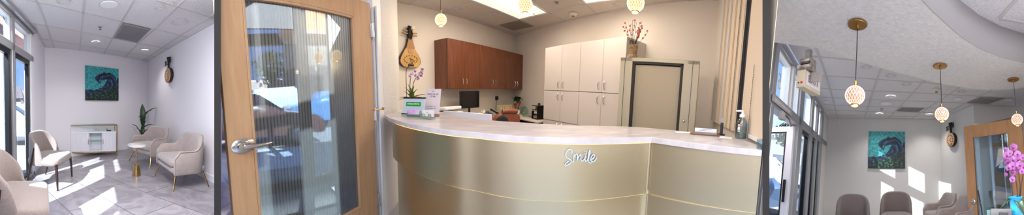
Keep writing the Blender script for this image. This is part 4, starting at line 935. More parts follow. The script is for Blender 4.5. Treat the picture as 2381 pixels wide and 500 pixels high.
def brushed():
    m = mat('brushed champagne metal', (216, 202, 166), 0.33, metal=1.0); t = m.node_tree; b = t.nodes['Principled BSDF']; N = t.nodes.new
    mp = [x for x in t.nodes if x.type == 'MAPPING'][0]; mp.inputs['Scale'].default_value = (3, 3, 260)
    n = N('ShaderNodeTexNoise'); n.inputs['Scale'].default_value = 3; n.inputs['Detail'].default_value = 3; t.links.new(mp.outputs[0], n.inputs['Vector'])
    r = N('ShaderNodeMapRange'); r.inputs['To Min'].default_value = 0.26; r.inputs['To Max'].default_value = 0.42; t.links.new(n.outputs['Fac'], r.inputs['Value']); t.links.new(r.outputs[0], b.inputs['Roughness'])
    bp = N('ShaderNodeBump'); bp.inputs['Strength'].default_value = 0.12; bp.inputs['Distance'].default_value = 0.004; t.links.new(n.outputs['Fac'], bp.inputs['Height']); t.links.new(bp.outputs[0], b.inputs['Normal'])
    return m
MAT['brushed'] = brushed()
fl = smoothline([p for p in front[2:]] + [corner])
fu = inset(fl, 0.025); fw = inset(fl, 0.065)
def strip(mb, P, z0, z1, th=0.012):
    Q = inset(P, th); n = len(P)
    rings = [[(P[i].x, P[i].y, z0), (P[i].x, P[i].y, z1), (Q[i].x, Q[i].y, z1), (Q[i].x, Q[i].y, z0)] for i in range(n)]
    return mb.loft(rings)
ZU = 0.735
strip(MB(), fu, ZU, 1.058).build('upper_front_panel', 'brushed', rc, smooth=20)
strip(MB(), fw, 0.02, ZU + 0.02).build('lower_front_panel', 'brushed', rc, smooth=20)
ds2 = (fend - corner).normalized(); nn2 = Vector((-ds2.y, ds2.x, 0)); ca_, cb_ = fu[-1] + Vector((0.004, 0, 0)), fend + nn2 * 0.025
strip(MB(), [ca_ + ds2 * 0.0, ca_.lerp(cb_, .5), cb_], ZU, 1.065).build('side_front_panel', 'brushed', rc, smooth=0)
strip(MB(), [fw[-1] + Vector((0.004, 0, 0)), cb_ + nn2 * .04], 0.02, ZU + .02).build('side_lower_panel', 'brushed', rc, smooth=0)
led = mat('warm led strip', (255, 190, 110), 0.5, emit=3)
strip(MB(), inset(fl, 0.010)[3:], 1.062, 1.0655, 0.008).build('led_strip', led, rc)
strip(MB(), inset(fl, 0.044)[3:], ZU + 0.002, ZU + 0.010, 0.012).build('lower_led_strip', led, rc)
strip(MB(), inset(fl, 0.0215)[2:], ZU - 0.003, ZU + 0.003, 0.004).build('glow_line_lip', 'brushed', rc)  # added lip, a bright line standing in for LED glow at the seam
strip(MB(), [fu[-1] - nn2 * .0035, cb_ - nn2 * .0035], ZU - 0.003, ZU + 0.003, 0.004).build('side_glow_line_lip', 'brushed', rc)
k_ = [(p.x, p.y) for p in inset(fl, 0.10)][2:]
MB().poly(k_[:-2] + [tuple((corner + nn2 * .12 - ds2 * .02)[:2]), tuple((fend + nn2 * .08 + ds2 * -.02)[:2]), (1.46, 0.85), (1.36, 1.15), (1.05, 1.45), (0.6, 1.62), (0.2, 1.85), (-0.15, 2.2), (-0.5, 2.75)], 0.0, 1.06).build('carcass', 'laminate', rc, smooth=0)
# lettering on the counter front
def on_front(px, py):
    best = None; v = R2.ray(px, py)
    for a, b in list(zip(fu[:-1], fu[1:])):
        n = Vector((-(b.y - a.y), b.x - a.x)); den = n.x * v.x + n.y * v.y
        if abs(den) < 1e-6: continue
        q = Vector((0, 0, R2.H)) + v * ((n.x * a.x + n.y * a.y) / den); s = (Vector((q.x, q.y)) - Vector((a.x, a.y))).dot(Vector((b.x - a.x, b.y - a.y))) / (b - a).length_squared
        if -0.02 <= s <= 1.02 and q.y > 0: best = q; break
    d = math.hypot(best.x, best.y); return best * 1.0 - Vector((best.x / d, best.y / d, 0)) * 0.008
ST = [[(245, 182), (248, 130), (220, 96), (170, 112), (132, 165), (126, 215), (158, 258), (213, 290), (236, 330), (205, 375), (155, 402), (115, 398), (132, 365), (180, 326)],
      [(288, 175), (284, 240), (268, 348)], [(270, 330), (292, 240), (335, 188), (358, 205), (352, 262), (346, 322)], [(348, 310), (368, 250), (405, 206), (425, 218), (418, 285), (440, 325), (474, 305), (500, 262), (512, 212)],
      [(512, 212), (498, 280), (512, 325), (546, 312), (576, 240), (598, 150), (592, 112), (574, 170), (560, 300), (585, 352), (626, 362)],
      [(618, 292), (668, 264), (684, 215), (655, 203), (620, 250), (616, 308), (650, 337), (694, 315), (732, 255)],
      [(510 + 28 * math.cos(PI * k / 6), 163 + 28 * math.sin(PI * k / 6)) for k in range(13)], [(500, 168), (510, 176), (522, 168)]]
lm = MB()
for k, s_ in enumerate(ST):
    P = [on_front(1300 + x * 0.12, 335 + y * 0.12) for x, y in s_]; lm.tube(smoothline(P, 3), 0.0032 if k < 6 else 0.0012, 6)
ctr = on_front(1350, 362); t = thing('lettering_sign', 'pale blue white script sign reading Smile on the gold counter front', 'sign', R2, ctr)
for i in range(len(lm.v)): lm.v[i] = lm.v[i] - ctr
lm.build('script_letters', mat('pale blue acrylic', (208, 226, 250), 0.35), t)

# ------------------------------------------------------------------ desk behind the counter
DK = 0.62
def isect(): 
    A_ = L2 + NL * DK; B_ = M2 + NR * DK; d = UL.x * UR.y - UL.y * UR.x; w_ = B_ - A_; s = (w_.x * UR.y - w_.y * UR.x) / d; return A_ + UL * s
I_ = isect(); sT = e[0]
c_in = pR(sR(1266, 0.5) - 0.02, 0, 0)
dk = thing('corner_desk', 'cream corner desk along both walls behind the counter', 'desk', R2, (0, 0, 0))
pts = [pL(0.45, 0.015, 0), pL(3.45, 0.015, 0), pR(sR(1266, .5) - .05, 0.015, 0), pR(sR(1266, .5) - .05, DK, 0), I_ + UR * 0.25, I_ - UL * 0.25, pL(0.45, DK, 0)]
pts[1] = M2 + (NL + NR).normalized() * 0.02
MB().poly([(p.x, p.y) for p in pts], 0.715, 0.75).build('worktop', mat('cream laminate', (226, 216, 198), 0.4), dk, bevel=0.006)
for q, nm in ((pL(0.6, .3, 0), 'leg'), (pL(2.6, .3, 0), 'leg')): MB().box((q.x, q.y, 0.355), (0.03, 0.5, 0.71), rz=AL).build(nm, 'laminate', dk)
q = pR(sR(1262, .5), 0.3, 0); MB().box((q.x, q.y, 0.355), (0.02, 0.5, 0.71), rz=AR).build('leg', 'blackp', dk)
def on(px, s_d, z=0.752, left=True):
    return pL(sL(px, s_d), s_d, z) if left else pR(sR(px, s_d), s_d, z)
# monitor
p = on(1092, 0.38); 
t = thing('monitor', 'black flat monitor standing on the desk under the cherry cabinets', 'monitor', R2, p, math.atan2(p.x, -p.y) * 0 + AL - 0.15)
MB().box((0, 0, 0.40), (0.46, 0.035, 0.315)).build('case', 'blackp', t, bevel=0.006); MB().box((0, -0.019, 0.405), (0.43, 0.004, 0.285)).build('screen', mat('dark screen', (8, 8, 10), 0.12), t)
MB().cyl((0, 0.01, 0.01), (0, 0.01, 0.26), 0.02, 0.02, 10).lathe([(0.11, 0), (0.11, 0.008), (0.03, 0.014)], n=24, sx=1.2).build('stand', 'blackp', t)
# privacy panel behind the counter
a_, b_ = R2.h(1033, 257, 1.112), R2.h(1143, 265, 1.112)
t = thing('desk_screen', 'white low screen panel standing just behind the counter', 'panel', R2, (a_.x, a_.y, 0), ang(a_, b_)); Lp = (Vector((b_.x, b_.y)) - Vector((a_.x, a_.y))).length
MB().box((Lp / 2, 0.0, 0.605), (Lp, 0.03, 1.01)).build('panel', 'white', t, bevel=0.004)
MB().box((0.08, 0, 0.05), (0.04, 0.25, 0.10)).build('foot', 'alu', t); MB().box((Lp - 0.08, 0, 0.05), (0.04, 0.25, 0.10)).build('foot', 'alu', t)
# leather chair
p = R2.d(1166, 270, 4.55); p.z = 0
t = thing('office_chair', 'brown leather office chair pushed under the desk', 'chair', R2, p, math.radians(200))
m = MB(); path = [(-0.24, 0.12), (-0.2, 0.2), (-0.1, 0.25), (0.0, 0.265), (0.1, 0.25), (0.2, 0.2), (0.24, 0.12)]
shell(m, path, 0.5, lambda s: 0.985 - 0.5 * (s - 0.5) ** 2, 0.11); m.build('backrest', mat('brown leather', (134, 72, 48), 0.4, bump=0.15, bscale=80), t, smooth=60)
m = MB(); cushion(m, rrect(0.5, 0.48, 0.1), 0.42, 0.52, 0.04); m.build('seat', mat('brown leather seat', (128, 68, 46), 0.4), t, smooth=60)
m = MB(); m.tube([(-0.14, 0.29, 0.975), (0, 0.30, 0.985), (0.14, 0.29, 0.975)], [0.04, 0.045, 0.04], 12); m.build('headrest', mat('brown leather pad', (140, 78, 54), 0.4), t)
MB().cyl((0, 0, 0.08), (0, 0, 0.43), 0.03, 0.03, 12).build('column', 'blackp', t)
for k in range(5): a = 2 * PI * k / 5; MB().tube([(0, 0, 0.1), (0.28 * math.cos(a), 0.28 * math.sin(a), 0.07), (0.28 * math.cos(a), 0.28 * math.sin(a), 0.0)], [0.025, 0.018, 0.02], 8).build('leg', 'blackp', t)
p = R2.d(1153, 270, 4.0); p.z = 0
t = thing('office_chair', 'black office chair backrest just above the counter edge, in front of the brown chair', 'chair', R2, p, math.radians(195))
m = MB(); shell(m, [(x * 0.62, y) for x, y in path], 0.5, lambda s: 0.975 - 1.2 * (s - 0.5) ** 2, 0.07); m.build('backrest', mat('black upholstery', (22, 22, 24), 0.8), t, smooth=60)
m = MB(); cushion(m, rrect(0.42, 0.42, 0.1), 0.42, 0.5, 0.04); m.build('seat', 'blackp', t, smooth=60)
MB().cyl((0, 0, 0.08), (0, 0, 0.43), 0.03, 0.03, 12).build('column', 'blackp', t)
for k in range(5): a = 2 * PI * k / 5; MB().tube([(0, 0, 0.1), (0.26 * math.cos(a), 0.26 * math.sin(a), 0.07), (0.26 * math.cos(a), 0.26 * math.sin(a), 0.0)], [0.025, 0.018, 0.02], 8).build('leg', 'blackp', t)
# folders leaning in a row
FR = ('cream folder leaning on the wall behind the brown chair, leftmost of the row', 'second cream folder from the left in the row behind the brown chair', 'third cream folder from the left in the row behind the brown chair', 'fourth cream folder from the left in the row behind the brown chair', 'fifth cream folder in the row, just before the gap', 'cream folder after the gap, tilted towards the potted plant', 'last cream folder of the row, beside the white ribbed pot')
fm = mat('cream folder', (202, 188, 140), 0.7)
for k, px in enumerate((1164, 1169, 1173, 1177, 1181, 1187, 1191)):
    p = on(px, 0.2, .758); t = thing('folder', FR[k], 'folder', R2, p, AL, 'cream folders on the desk', M=Matrix.Rotation(AL, 4, 'Z') @ Matrix.Rotation(math.radians(-8 if k < 5 else 14), 4, 'Y'))
    MB().box((0, 0, 0.11), (0.03, 0.1, 0.22)).build('cover', fm, t, bevel=0.003); MB().box((0, -0.051, 0.12), (0.018, 0.002, 0.10)).build('spine_label', 'paper', t)
# ribbed pot with plant, figurine, jar, papers, organiser
p = on(1204, 0.42)
t = thing('potted_plant', 'leafy plant with two red pots in a white ribbed planter on the desk', 'plant', R2, p)
MB().lathe([(0.065, 0), (0.075, 0.01), (0.072, 0.025), (0.078, 0.04), (0.074, 0.055), (0.08, 0.07), (0.076, 0.085), (0.082, 0.1), (0.078, 0.112), (0.07, 0.11), (0.065, 0.09)], n=28).build('planter', 'trim', t)
for dx, z in ((-0.05, 0.25), (0.06, 0.30)):
    MB().lathe([(0.026, z - 0.06), (0.036, z), (0.038, z + 0.01), (0.030, z + 0.01), (0.001, z)], c=(dx, 0, 0), n=18).build('red_pot', mat('red pot', (170, 36, 30), 0.4), t)
m = MB(); rnd = random.Random(11)
for i in range(60):
    a = rnd.random() * 2 * PI; bz_ = Vector((rnd.uniform(-.04, .06), rnd.uniform(-.03, .03), 0.31 + rnd.random() * .07)); leaf(m, bz_, bz_ + Vector((0.11 * math.cos(a), 0.11 * math.sin(a), rnd.uniform(-.03, .10))), 0.022, 0.2, n=4)
m.build('foliage', 'leaf', t, fixn=False); MB().tube([(-.02, 0, .1), (-.05, 0, .21)], .012, 6).tube([(.02, 0, .1), (.06, 0, .26)], .012, 6).tube([(0, 0, .1), (0, 0, .36)], .01, 6).build('stems', 'leaf', t)
p = on(1206, 0.55); t = thing('figurine', 'small white plaster figurine in front of the planter', 'figurine', R2, p)
MB().ball((0, 0, 0.03), 0.03, sz=1, n=12).ball((0.02, 0, 0.075), 0.022, n=12).build('body', 'trim', t); MB().ball((0.045, 0, 0.08), 0.01, n=8).build('muzzle', 'trim', t)
p = on(1222, 0.60)
t = thing('glass_jar', 'round clear glass jar with a green ball inside on the desk', 'jar', R2, p)
MB().lathe([(0.05, 0), (0.085, 0.03), (0.095, 0.08), (0.08, 0.13), (0.055, 0.15), (0.055, 0.17)], n=28).build('jar', 'dglass', t); MB().lathe([(0.06, 0.17), (0.062, 0.18), (0.02, 0.195), (0.015, 0.21), (0.001, 0.212)], n=20).build('lid', 'dglass', t)
MB().ball((-0.03, -0.02, 0.045), 0.03, n=14).build('green_ball', mat('lime green', (150, 200, 50), 0.5), t)
for k, (px, dz, cl) in enumerate(((1236, 0.0, (226, 222, 214)), (1237, 0.012, (110, 108, 124)), (1239, 0.024, (150, 150, 168)))):
    p = on(px, 0.3, 0.7525 + dz, False)
    o = MB().box((0, 0, 0.006), (0.30, 0.22, 0.011)).build('paper_stack', mat('paper pile', cl, 0.7), room=None, bevel=0.001); o.matrix_world = R2.M @ Matrix.Translation(p) @ Matrix.Rotation(AR + 0.1 * k, 4, 'Z')
    tag(o, ('white stack of papers at the bottom of the pile on the desk corner', 'dark grey folder in the middle of the pile on the desk corner', 'grey folder on top of the pile on the desk corner')[k], 'papers', 'paper pile')
p = on(1257, 0.34, 0.7525, False)
t = thing('desk_organizer', 'dark tiered desk organizer full of small items beside the tall cabinet', 'organizer', R2, p, AR)
for z in (0.008, 0.10, 0.19, 0.27): MB().box((0, 0, z), (0.2, 0.24, 0.012)).build('shelf', 'blackp', t)
MB().box((0.095, 0, 0.135), (0.01, 0.24, 0.27)).build('side', 'blackp', t); MB().box((-0.095, 0, 0.08), (0.01, 0.24, 0.16)).build('side', 'blackp', t)
MB().box((0, -.02, 0.045), (0.13, 0.16, 0.06)).build('box', mat('tan card', (170, 130, 90), 0.7), t, bevel=.004); MB().box((0.0, -.02, 0.135), (0.12, 0.14, 0.05)).build('box', 'paper', t, bevel=.004); MB().box((0.02, -.02, 0.225), (0.1, 0.12, 0.05)).build('box', mat('brown card', (120, 84, 60), 0.7), t, bevel=.004); MB().ball((0.03, -.03, 0.305), 0.028, n=12).build('green_ball', 'leaf', t)
# under the desk
p = pR(sR(1243, .4), 0.36, 0.44); t = thing('under_desk_shelf', 'black shelf under the desk beside the tall cabinet', 'shelf', R2, (p.x, p.y, 0), AR)
MB().box((-.04, 0, 0.50), (0.5, 0.3, 0.02)).build('shelf', 'blackp', t)
for x in (-.28, .20): MB().box((x, 0, 0.25), (0.02, 0.3, 0.5)).build('side', 'blackp', t)
o = MB().box((0, 0, 0.045), (0.2, 0.14, 0.09)).build('tissue_box', mat('blue box', (40, 110, 170), 0.5), bevel=0.004); o.matrix_world = R2.M @ Matrix.Translation(pR(sR(1240, .3), 0.30, 0.512)) @ Matrix.Rotation(AR, 4, 'Z'); tag(o, 'blue box on the black shelf under the desk', 'box')
o = MB().cyl((0, 0, 0), (0, 0.08, 0), 0.055, 0.055, 24).build('paper_roll', 'trim', bevel=0.004); o.matrix_world = R2.M @ Matrix.Translation(pR(sR(1257, .3), 0.32, 0.568)) @ Matrix.Rotation(AR, 4, 'Z'); tag(o, 'white paper roll lying on the black shelf under the desk', 'roll')
p = pL(sL(1200, .4), 0.34, 0); t = thing('computer_tower', 'black computer tower under the desk behind the brown chair', 'computer', R2, p, AL)
MB().box((0, 0, 0.3), (0.3, 0.42, 0.6)).build('case', 'blackp', t, bevel=0.008); MB().box((0, -0.212, 0.5), (0.24, 0.004, 0.08)).build('drive_bay', 'steel', t)
# printer group at the left end
p = on(1040, 0.36); t = thing('printer', 'white printer with open paper trays at the left end of the desk', 'printer', R2, p, AL)
MB().box((0, 0, 0.14), (0.42, 0.34, 0.16)).build('body', 'steel', t, bevel=0.01); MB().box((0, 0.02, 0.27), (0.40, 0.32, 0.05), M=Matrix.Rotation(-0.08, 4, 'X')).build('scanner_lid', 'trim', t, bevel=0.012)
MB().box((0, -0.2, 0.2), (0.3, 0.14, 0.012), M=Matrix.Rotation(0.2, 4, 'X')).build('tray', 'trim', t, bevel=.003); MB().box((0, 0, 0.03), (0.44, 0.36, 0.06)).build('base', 'blackp', t, bevel=.005)
p = on(1155, 0.2); t = thing('desk_phone', 'grey desk phone against the wall behind the brown chair', 'phone', R2, p, AL)
MB().hexa([(-.1, -.1, 0), (.1, -.1, 0), (.1, .1, 0), (-.1, .1, 0)], [(-.1, -.1, 0.03), (.1, -.1, 0.03), (.1, .1, 0.12), (-.1, .1, 0.12)]).build('body', 'fascia', t, bevel=.006); MB().tube([(-.07, -.1, .06), (-.07, .0, .1), (-.07, .1, .14)], [.022, .015, .022], 8).build('handset', 'blackp', t)
for k, (px, cl, lab) in enumerate(((1116, (70, 120, 60), 'small green jar on the desk right of the monitor'), (1121, (222, 180, 70), 'small yellow jar on the desk right of the monitor'), (1126, (232, 230, 224), 'small white tube on the desk right of the monitor'))):
    p = on(px, 0.3); t = thing('small_jar', lab, 'jar', R2, p, 0, 'small jars by the monitor'); MB().lathe([(0.028, 0), (0.03, 0.01), (0.03, 0.10 + .02 * k), (0.02, 0.115 + .02 * k)], n=16).build('body', mat('jar colour', cl, 0.4), t); MB().lathe([(0.022, 0.115 + .02 * k), (0.022, 0.135 + .02 * k), (0.001, 0.137 + .02 * k)], n=14).build('cap', 'trim', t)
p = on(1134, 0.5); t = thing('black_bag', 'small black bag slumped on the desk beside the brown chair', 'bag', R2, p, AL)
m = MB(); cushion(m, rrect(0.24, 0.14, 0.05), 0.0, 0.12, 0.05); m.build('body', mat('black cloth', (20, 20, 22), 0.95, bump=0.5, bscale=40), t, smooth=60); MB().tube([(-.06, 0, .12), (-.03, 0, .16), (.03, 0, .16), (.06, 0, .12)], .006, 6).build('handle', 'blackp', t)
p = pL(sL(1153, 0), 0.008, R2.w(1153, 228, L2, M2).z); t = thing('wall_outlet', 'white wall outlet with a black adapter plugged in under the cherry cabinets', 'outlet', R2, p, AL)
MB().box((0, 0, 0.03), (0.08, 0.01, 0.14)).build('plate', 'trim', t, bevel=.002); MB().box((0, -0.03, 0), (0.07, 0.05, 0.09)).build('adapter', 'blackp', t, bevel=.005); MB().tube([(0, -.03, -.04), (-.02, -.03, -.15), (-.03, -.02, -.28)], .004, 6).build('cable', 'blackp', t)
# hanging lute on the left wall
def lute(room):
    c1 = R2.w(950, 158, L2, M2); c0 = R2.w(947, 65, L2, M2); H = (c0 - c1).length
    t = thing('pear_shaped_lute', 'light wood pear shaped lute with a black neck hung on the wall', 'instrument', room, c1 + NL * 0.004, AL)
    W = 0.30 * 0.72
    prof = [(0, 0), (0.45, .01), (0.75, .04), (0.95, .10), (1.0, .17), (0.93, .25), (0.78, .33), (0.58, .42), (0.40, .50), (0.27, .58), (0.20, .66), (0.17, .72)]
    def outline(k, off): return [(w * W * k, off, z * H) for w, z in prof] + [(-w * W * k, off, z * H) for w, z in reversed(prof[1:])]
    MB().prism(outline(1.0, -0.005), (0, -0.05, 0)).build('body', 'espresso', t, bevel=0.006); MB().prism(outline(0.93, -0.056), (0, -0.004, 0)).build('soundboard', mat('golden soundboard', (206, 160, 92), 0.45, var=0.1), t)
    f = MB()
    for i in range(9): f.box((0, -0.066, H * (0.50 + 0.026 * i)), (W * (0.75 - 0.05 * i), 0.012, 0.012))
    f.build('frets', 'oak', t); MB().box((0, -0.064, H * 0.42), (0.1, 0.008, 0.07)).build('nameplate', 'oak', t)
    d = MB()
    for i in range(14): a = 2 * PI * i / 14; MB().box((W * 0.6 * math.cos(a), -0.062, H * (0.2 + 0.1 * math.sin(a))), (0.02, 0.004, 0.012), M=Matrix.Rotation(a * 2, 4, 'Y')).build('inlay', 'espresso', t)
    d.tube([(-.02, -.062, H * .23), (.02, -.062, H * .2), (.06, -.062, H * .19)], .006, 5).tube([(0, -.062, H * .22), (0, -.062, H * .13)], .005, 5); d.build('carved_mark', 'espresso', t)
    MB().box((0, -0.066, H * 0.06), (0.11, 0.016, 0.03)).build('bridge', 'espresso', t, bevel=.004)
    MB().tube([(0, -0.04, H * .70), (0, -0.05, H * .84), (-0.01, -0.06, H * .93), (0.01, -0.07, H * 0.985)], [0.035, 0.05, 0.045, 0.06], 12).build('headstock', 'black', t)
    MB().cyl((0.01, -0.10, H * .965), (0.01, -0.14, H * .965), 0.035, 0.03, 16).build('head_medallion', mat('bone', (214, 200, 160), 0.4), t)
    for sx, z in ((1, .86), (1, .80), (-1, .90), (-1, .84)): MB().tube([(sx * .03, -.06, H * z), (sx * .07, -.06, H * z), (sx * .14, -.06, H * z + .004)], [.007, .014, .009], 8).build('tuning_peg', 'oak', t)
lute(R2)

# ------------------------------------------------------------------ things on the counter
CT2 = 1.1015
def cpos(px, py): p = R2.h(px, py, CT2); return p
face = lambda p: math.atan2(-p.x, p.y) 
def facing(p, extra=0): return -math.atan2(p.x, p.y) + extra
# orchid
p = cpos(962, 262) + Vector((-.02, 0.12, 0)); ORP = p
t = thing('orchid', 'white and purple orchid in a dark pot on the left end of the counter', 'orchid', R2, p)
def q2(px, py, d): v = R2.d(px, py, d); return v - p
dd0 = math.hypot(p.x, p.y)
MB().lathe([(0.06, 0), (0.075, 0.02), (0.085, 0.12), (0.08, 0.122), (0.07, 0.10)], n=24).build('pot', mat('dark pot', (40, 34, 34), 0.5), t)
MB().lathe([(0.076, 0.10), (0.001, 0.11)], n=18).build('soil', 'soil', t)
m = MB(); b0 = q2(958, 235, dd0); b0.z = 0.12
for (tx, ty, w_, dr_) in ((927, 224, .024, .1), (938, 212, .022, .0), (984, 222, .022, .2), (950, 212, .02, 0), (925, 230, .022, .1), (941, 203, .02, .0), (948, 196, .018, 0), (963, 200, .02, 0), (972, 203, .02, .1), (979, 215, .02, .2), (1002, 208, .018, .3), (986, 232, .02, .3), (933, 218, .02, .3), (955, 207, .02, 0), (990, 224, .016, .3)):
    leaf(m, b0, q2(tx, ty, dd0 - 0.02), w_ * 1.25, dr_, n=7)
m.build('leaves', 'leaf2', t, fixn=False)
st_ = MB()
for pts_ in ([(946, 236), (945, 200), (944, 175), (946, 160), (958, 146), (966, 141)], [(952, 232), (953, 200), (955, 180), (960, 168)], [(958, 232), (960, 200), (966, 183), (975, 175)]):
    st_.tube(smoothline([q2(x, y, dd0) for x, y in pts_], 4), 0.0035, 6)
st_.build('stems', mat('orchid stem', (70, 60, 40), 0.6), t)
def flower(parent, c, s, m1, m2, yaw=0):
    M_ = Matrix.Translation(c) @ Matrix.Rotation(yaw, 4, 'Z'); f = MB()
    for k in range(5):
        a = PI / 2 + 2 * PI * k / 5; w = 0.62 if k in (1, 4) else 0.42
        ring = [M_ @ Vector((s * (math.cos(a) * (0.5 + 0.5 * math.cos(u)) - math.sin(a) * w * math.sin(u)), -s * 0.12 * math.sin(u / 2), s * (math.sin(a) * (0.5 + 0.5 * math.cos(u)) + math.cos(a) * w * math.sin(u)))) for u in [2 * PI * j / 10 for j in range(10)]]
        b = len(f.v); f.v += ring + [M_ @ Vector((s * math.cos(a) * .45, -s * .06, s * math.sin(a) * .45))]
        for j in range(10): f.f.append((b + j, b + (j + 1) % 10, b + 10))
    o = f.build('petals', m1, parent, fixn=False)
    MB().ball(M_ @ Vector((0, -s * .25, -s * .1)), s * 0.26, n=8, k=6).build('lip', m2, o)
MAT['petal_w'] = mat('speckled orchid petal', (240, 224, 234), 0.5, col2=(150, 70, 120), vscale=45); MAT['lip_p'] = mat('orchid lip', (140, 30, 90), 0.5)
MAT['petal_p'] = mat('purple orchid petal', (186, 112, 184), 0.5, var=0.2, vscale=60); MAT['lip_m'] = mat('magenta lip', (130, 20, 110), 0.5)
for i, (fx, fy) in enumerate(((957, 173), (964, 166), (966, 176), (975, 172), (980, 169), (982, 162), (972, 183), (954, 177), (979, 175))): flower(t, q2(fx, fy, dd0 - 0.03 - 0.01 * (i % 3)), 0.021, 'petal_w', 'lip_p', facing(p) + 0.3 * (i % 3 - 1))
# easel tablet sign with a green banner
def slanted(name, label, cat, bl, br, h, m, tilt=14, th=0.008, top=None):
    a = cpos(*bl) + Vector((0, 0, .004)); b = cpos(*br) + Vector((0, 0, .004)); w = (b - a).length
    t = thing(name, label, cat, R2, (a + b) / 2, 0, None, M=Matrix.Rotation(ang(a, b), 4, 'Z') @ Matrix.Rotation(math.radians(-tilt), 4, 'X'))
    MB().box((0, 0, h / 2 + 0.002), (w, th, h)).build('panel', m, t, bevel=0.0015, smooth=0)
    return t, w
def textobj(s, size, parent, loc, m, rot=(PI / 2, 0, 0), name='lettering', bold=0.0, w=None):
    c = bpy.data.curves.new(name, 'FONT'); c.body = s; c.size = size; c.align_x = 'CENTER'; c.align_y = 'CENTER'; c.extrude = 0.0003; c.offset = bold
    o = bpy.data.objects.new('tmp', c); COL.objects.link(o); bpy.context.view_layer.update()
    me = bpy.data.meshes.new_from_object(o.evaluated_get(bpy.context.evaluated_depsgraph_get())); COL.objects.unlink(o); bpy.data.objects.remove(o)
    me.materials.clear(); me.materials.append(MAT[m] if isinstance(m, str) else m)
    o = bpy.data.objects.new(name, me); COL.objects.link(o); o.parent = parent; o.location = loc; o.rotation_euler = rot
    return o
t, w = slanted('tablet_sign', 'tablet shaped sign with a green banner on the left end of the counter', 'sign', (934, 267), (985, 270), 0.165, mat('pale blue screen', (206, 222, 230), 0.3), 14)
MB().box((0, -0.002, 0.164), (w, 0.012, 0.012)).build('top_bar', 'blackp', t); MB().box((0, -0.002, 0.006), (w, 0.012, 0.012)).build('bottom_bar', 'blackp', t)
MB().box((-0.0, -0.006, 0.105), (w * 0.66, 0.002, 0.04)).build('green_banner', mat('green banner', (20, 160, 60), 0.5), t)
textobj('WORLD DENTAL', 0.018, t, (0.008, -0.009, 0.105), 'paper', bold=0.0006)
tk = MB(); tk.tube([(-w * 0.28, -.009, .108), (-w * .265, -.009, .113), (-w * .25, -.009, .108), (-w * .255, -.009, .098), (-w * .275, -.009, .098), (-w * .28, -.009, .108)], .0012, 5).build('tooth_mark', 'paper', t)
MB().hexa([(-w * .3, .01, 0.004), (w * .3, .01, 0.004), (w * .3, .08, .022), (-w * .3, .08, .022)], [(-w * .3, .01, .008), (w * .3, .01, .008), (w * .3, .08, .026), (-w * .3, .08, .026)]).build('easel_foot', 'blackp', t)
t, w = slanted('card_sign', 'tall pale pink printed card sign on the counter beside the orchid', 'sign', (985, 266), (1021, 268), 0.245, mat('pale pink card', (236, 220, 222), 0.6), 10, 0.003)
ink = mat('dark ink', (60, 50, 56), 0.6)
for s_, sz, z in (('eden', .012, .225), ('Check us out', .024, .198), ('5 STAR!', .022, .172), ('we would love to hear', .011, .075), ('your feedback today', .011, .06)): textobj(s_, sz, t, (0, -0.003, z), ink)
t, w = slanted('business_card_holder', 'clear holder of pink flowered business cards in front of the tablet sign', 'card holder', (948, 272), (978, 273), 0.05, 'dglass', 18, 0.03)
MB().box((0, -0.01, 0.012), (w * 1.25, 0.04, 0.008)).build('base', mat('green glass edge', (120, 150, 130), 0.2), t); MB().box((0, -0.017, 0.035), (w * .85, 0.003, 0.05)).build('cards', mat('pink flower card', (232, 226, 236), 0.6, col2=(206, 130, 206), vscale=14), t)
t, w = slanted('business_card_holder', 'glass and brass holder of white business cards at the counter edge', 'card holder', (981, 275), (1008, 277), 0.012, mat('green glass edge', (120, 150, 130), 0.2), 8, 0.05)
MB().box((0, 0.0, 0.04), (w * .9, 0.012, 0.055)).build('cards', 'paper', t)
MB().tube([(-.045, -.02, .01), (-.045, -.02, .03), (-.03, -.02, .035), (-.02, -.02, .03), (-.02, -.02, .01)], .003, 6).build('loop', 'brass', t)
MB().tube([(.045, -.02, .01), (.045, -.02, .03), (.03, -.02, .035), (.02, -.02, .03), (.02, -.02, .01)], .003, 6).build('loop', 'brass', t)
textobj('W', .02, t, (0, -0.0075, .045), mat('grey ink', (150, 156, 170), .6))
p = cpos(994, 262); t = thing('pen_cup', 'small black holder with a white pen in front of the card sign', 'pen holder', R2, p + Vector((0, -.0, 0)), facing(p))
MB().box((0, 0, 0.03), (0.07, 0.03, 0.06)).build('holder', 'blackp', t, bevel=.002); textobj('OK', .014, t, (0, -.0165, .035), 'paper')
MB().tube([(.03, 0, .05), (.06, 0.0, .14), (.075, 0, .20)], [.004, .004, .003], 8).build('pen', 'trim', t); MB().ball((.077, 0, .205), .009, n=8).build('pen_ornament', mat('red dot', (200, 40, 50), .5), t)
p = cpos(1016, 271); o = MB().box((0, 0, 0.012), (0.045, 0.02, 0.024)).build('card_block', mat('brown card', (150, 110, 94), .6), bevel=.002); o.matrix_world = R2.M @ Matrix.Translation(p) @ Matrix.Rotation(facing(p), 4, 'Z'); tag(o, 'small brown wooden block at the foot of the pink card sign', 'block')
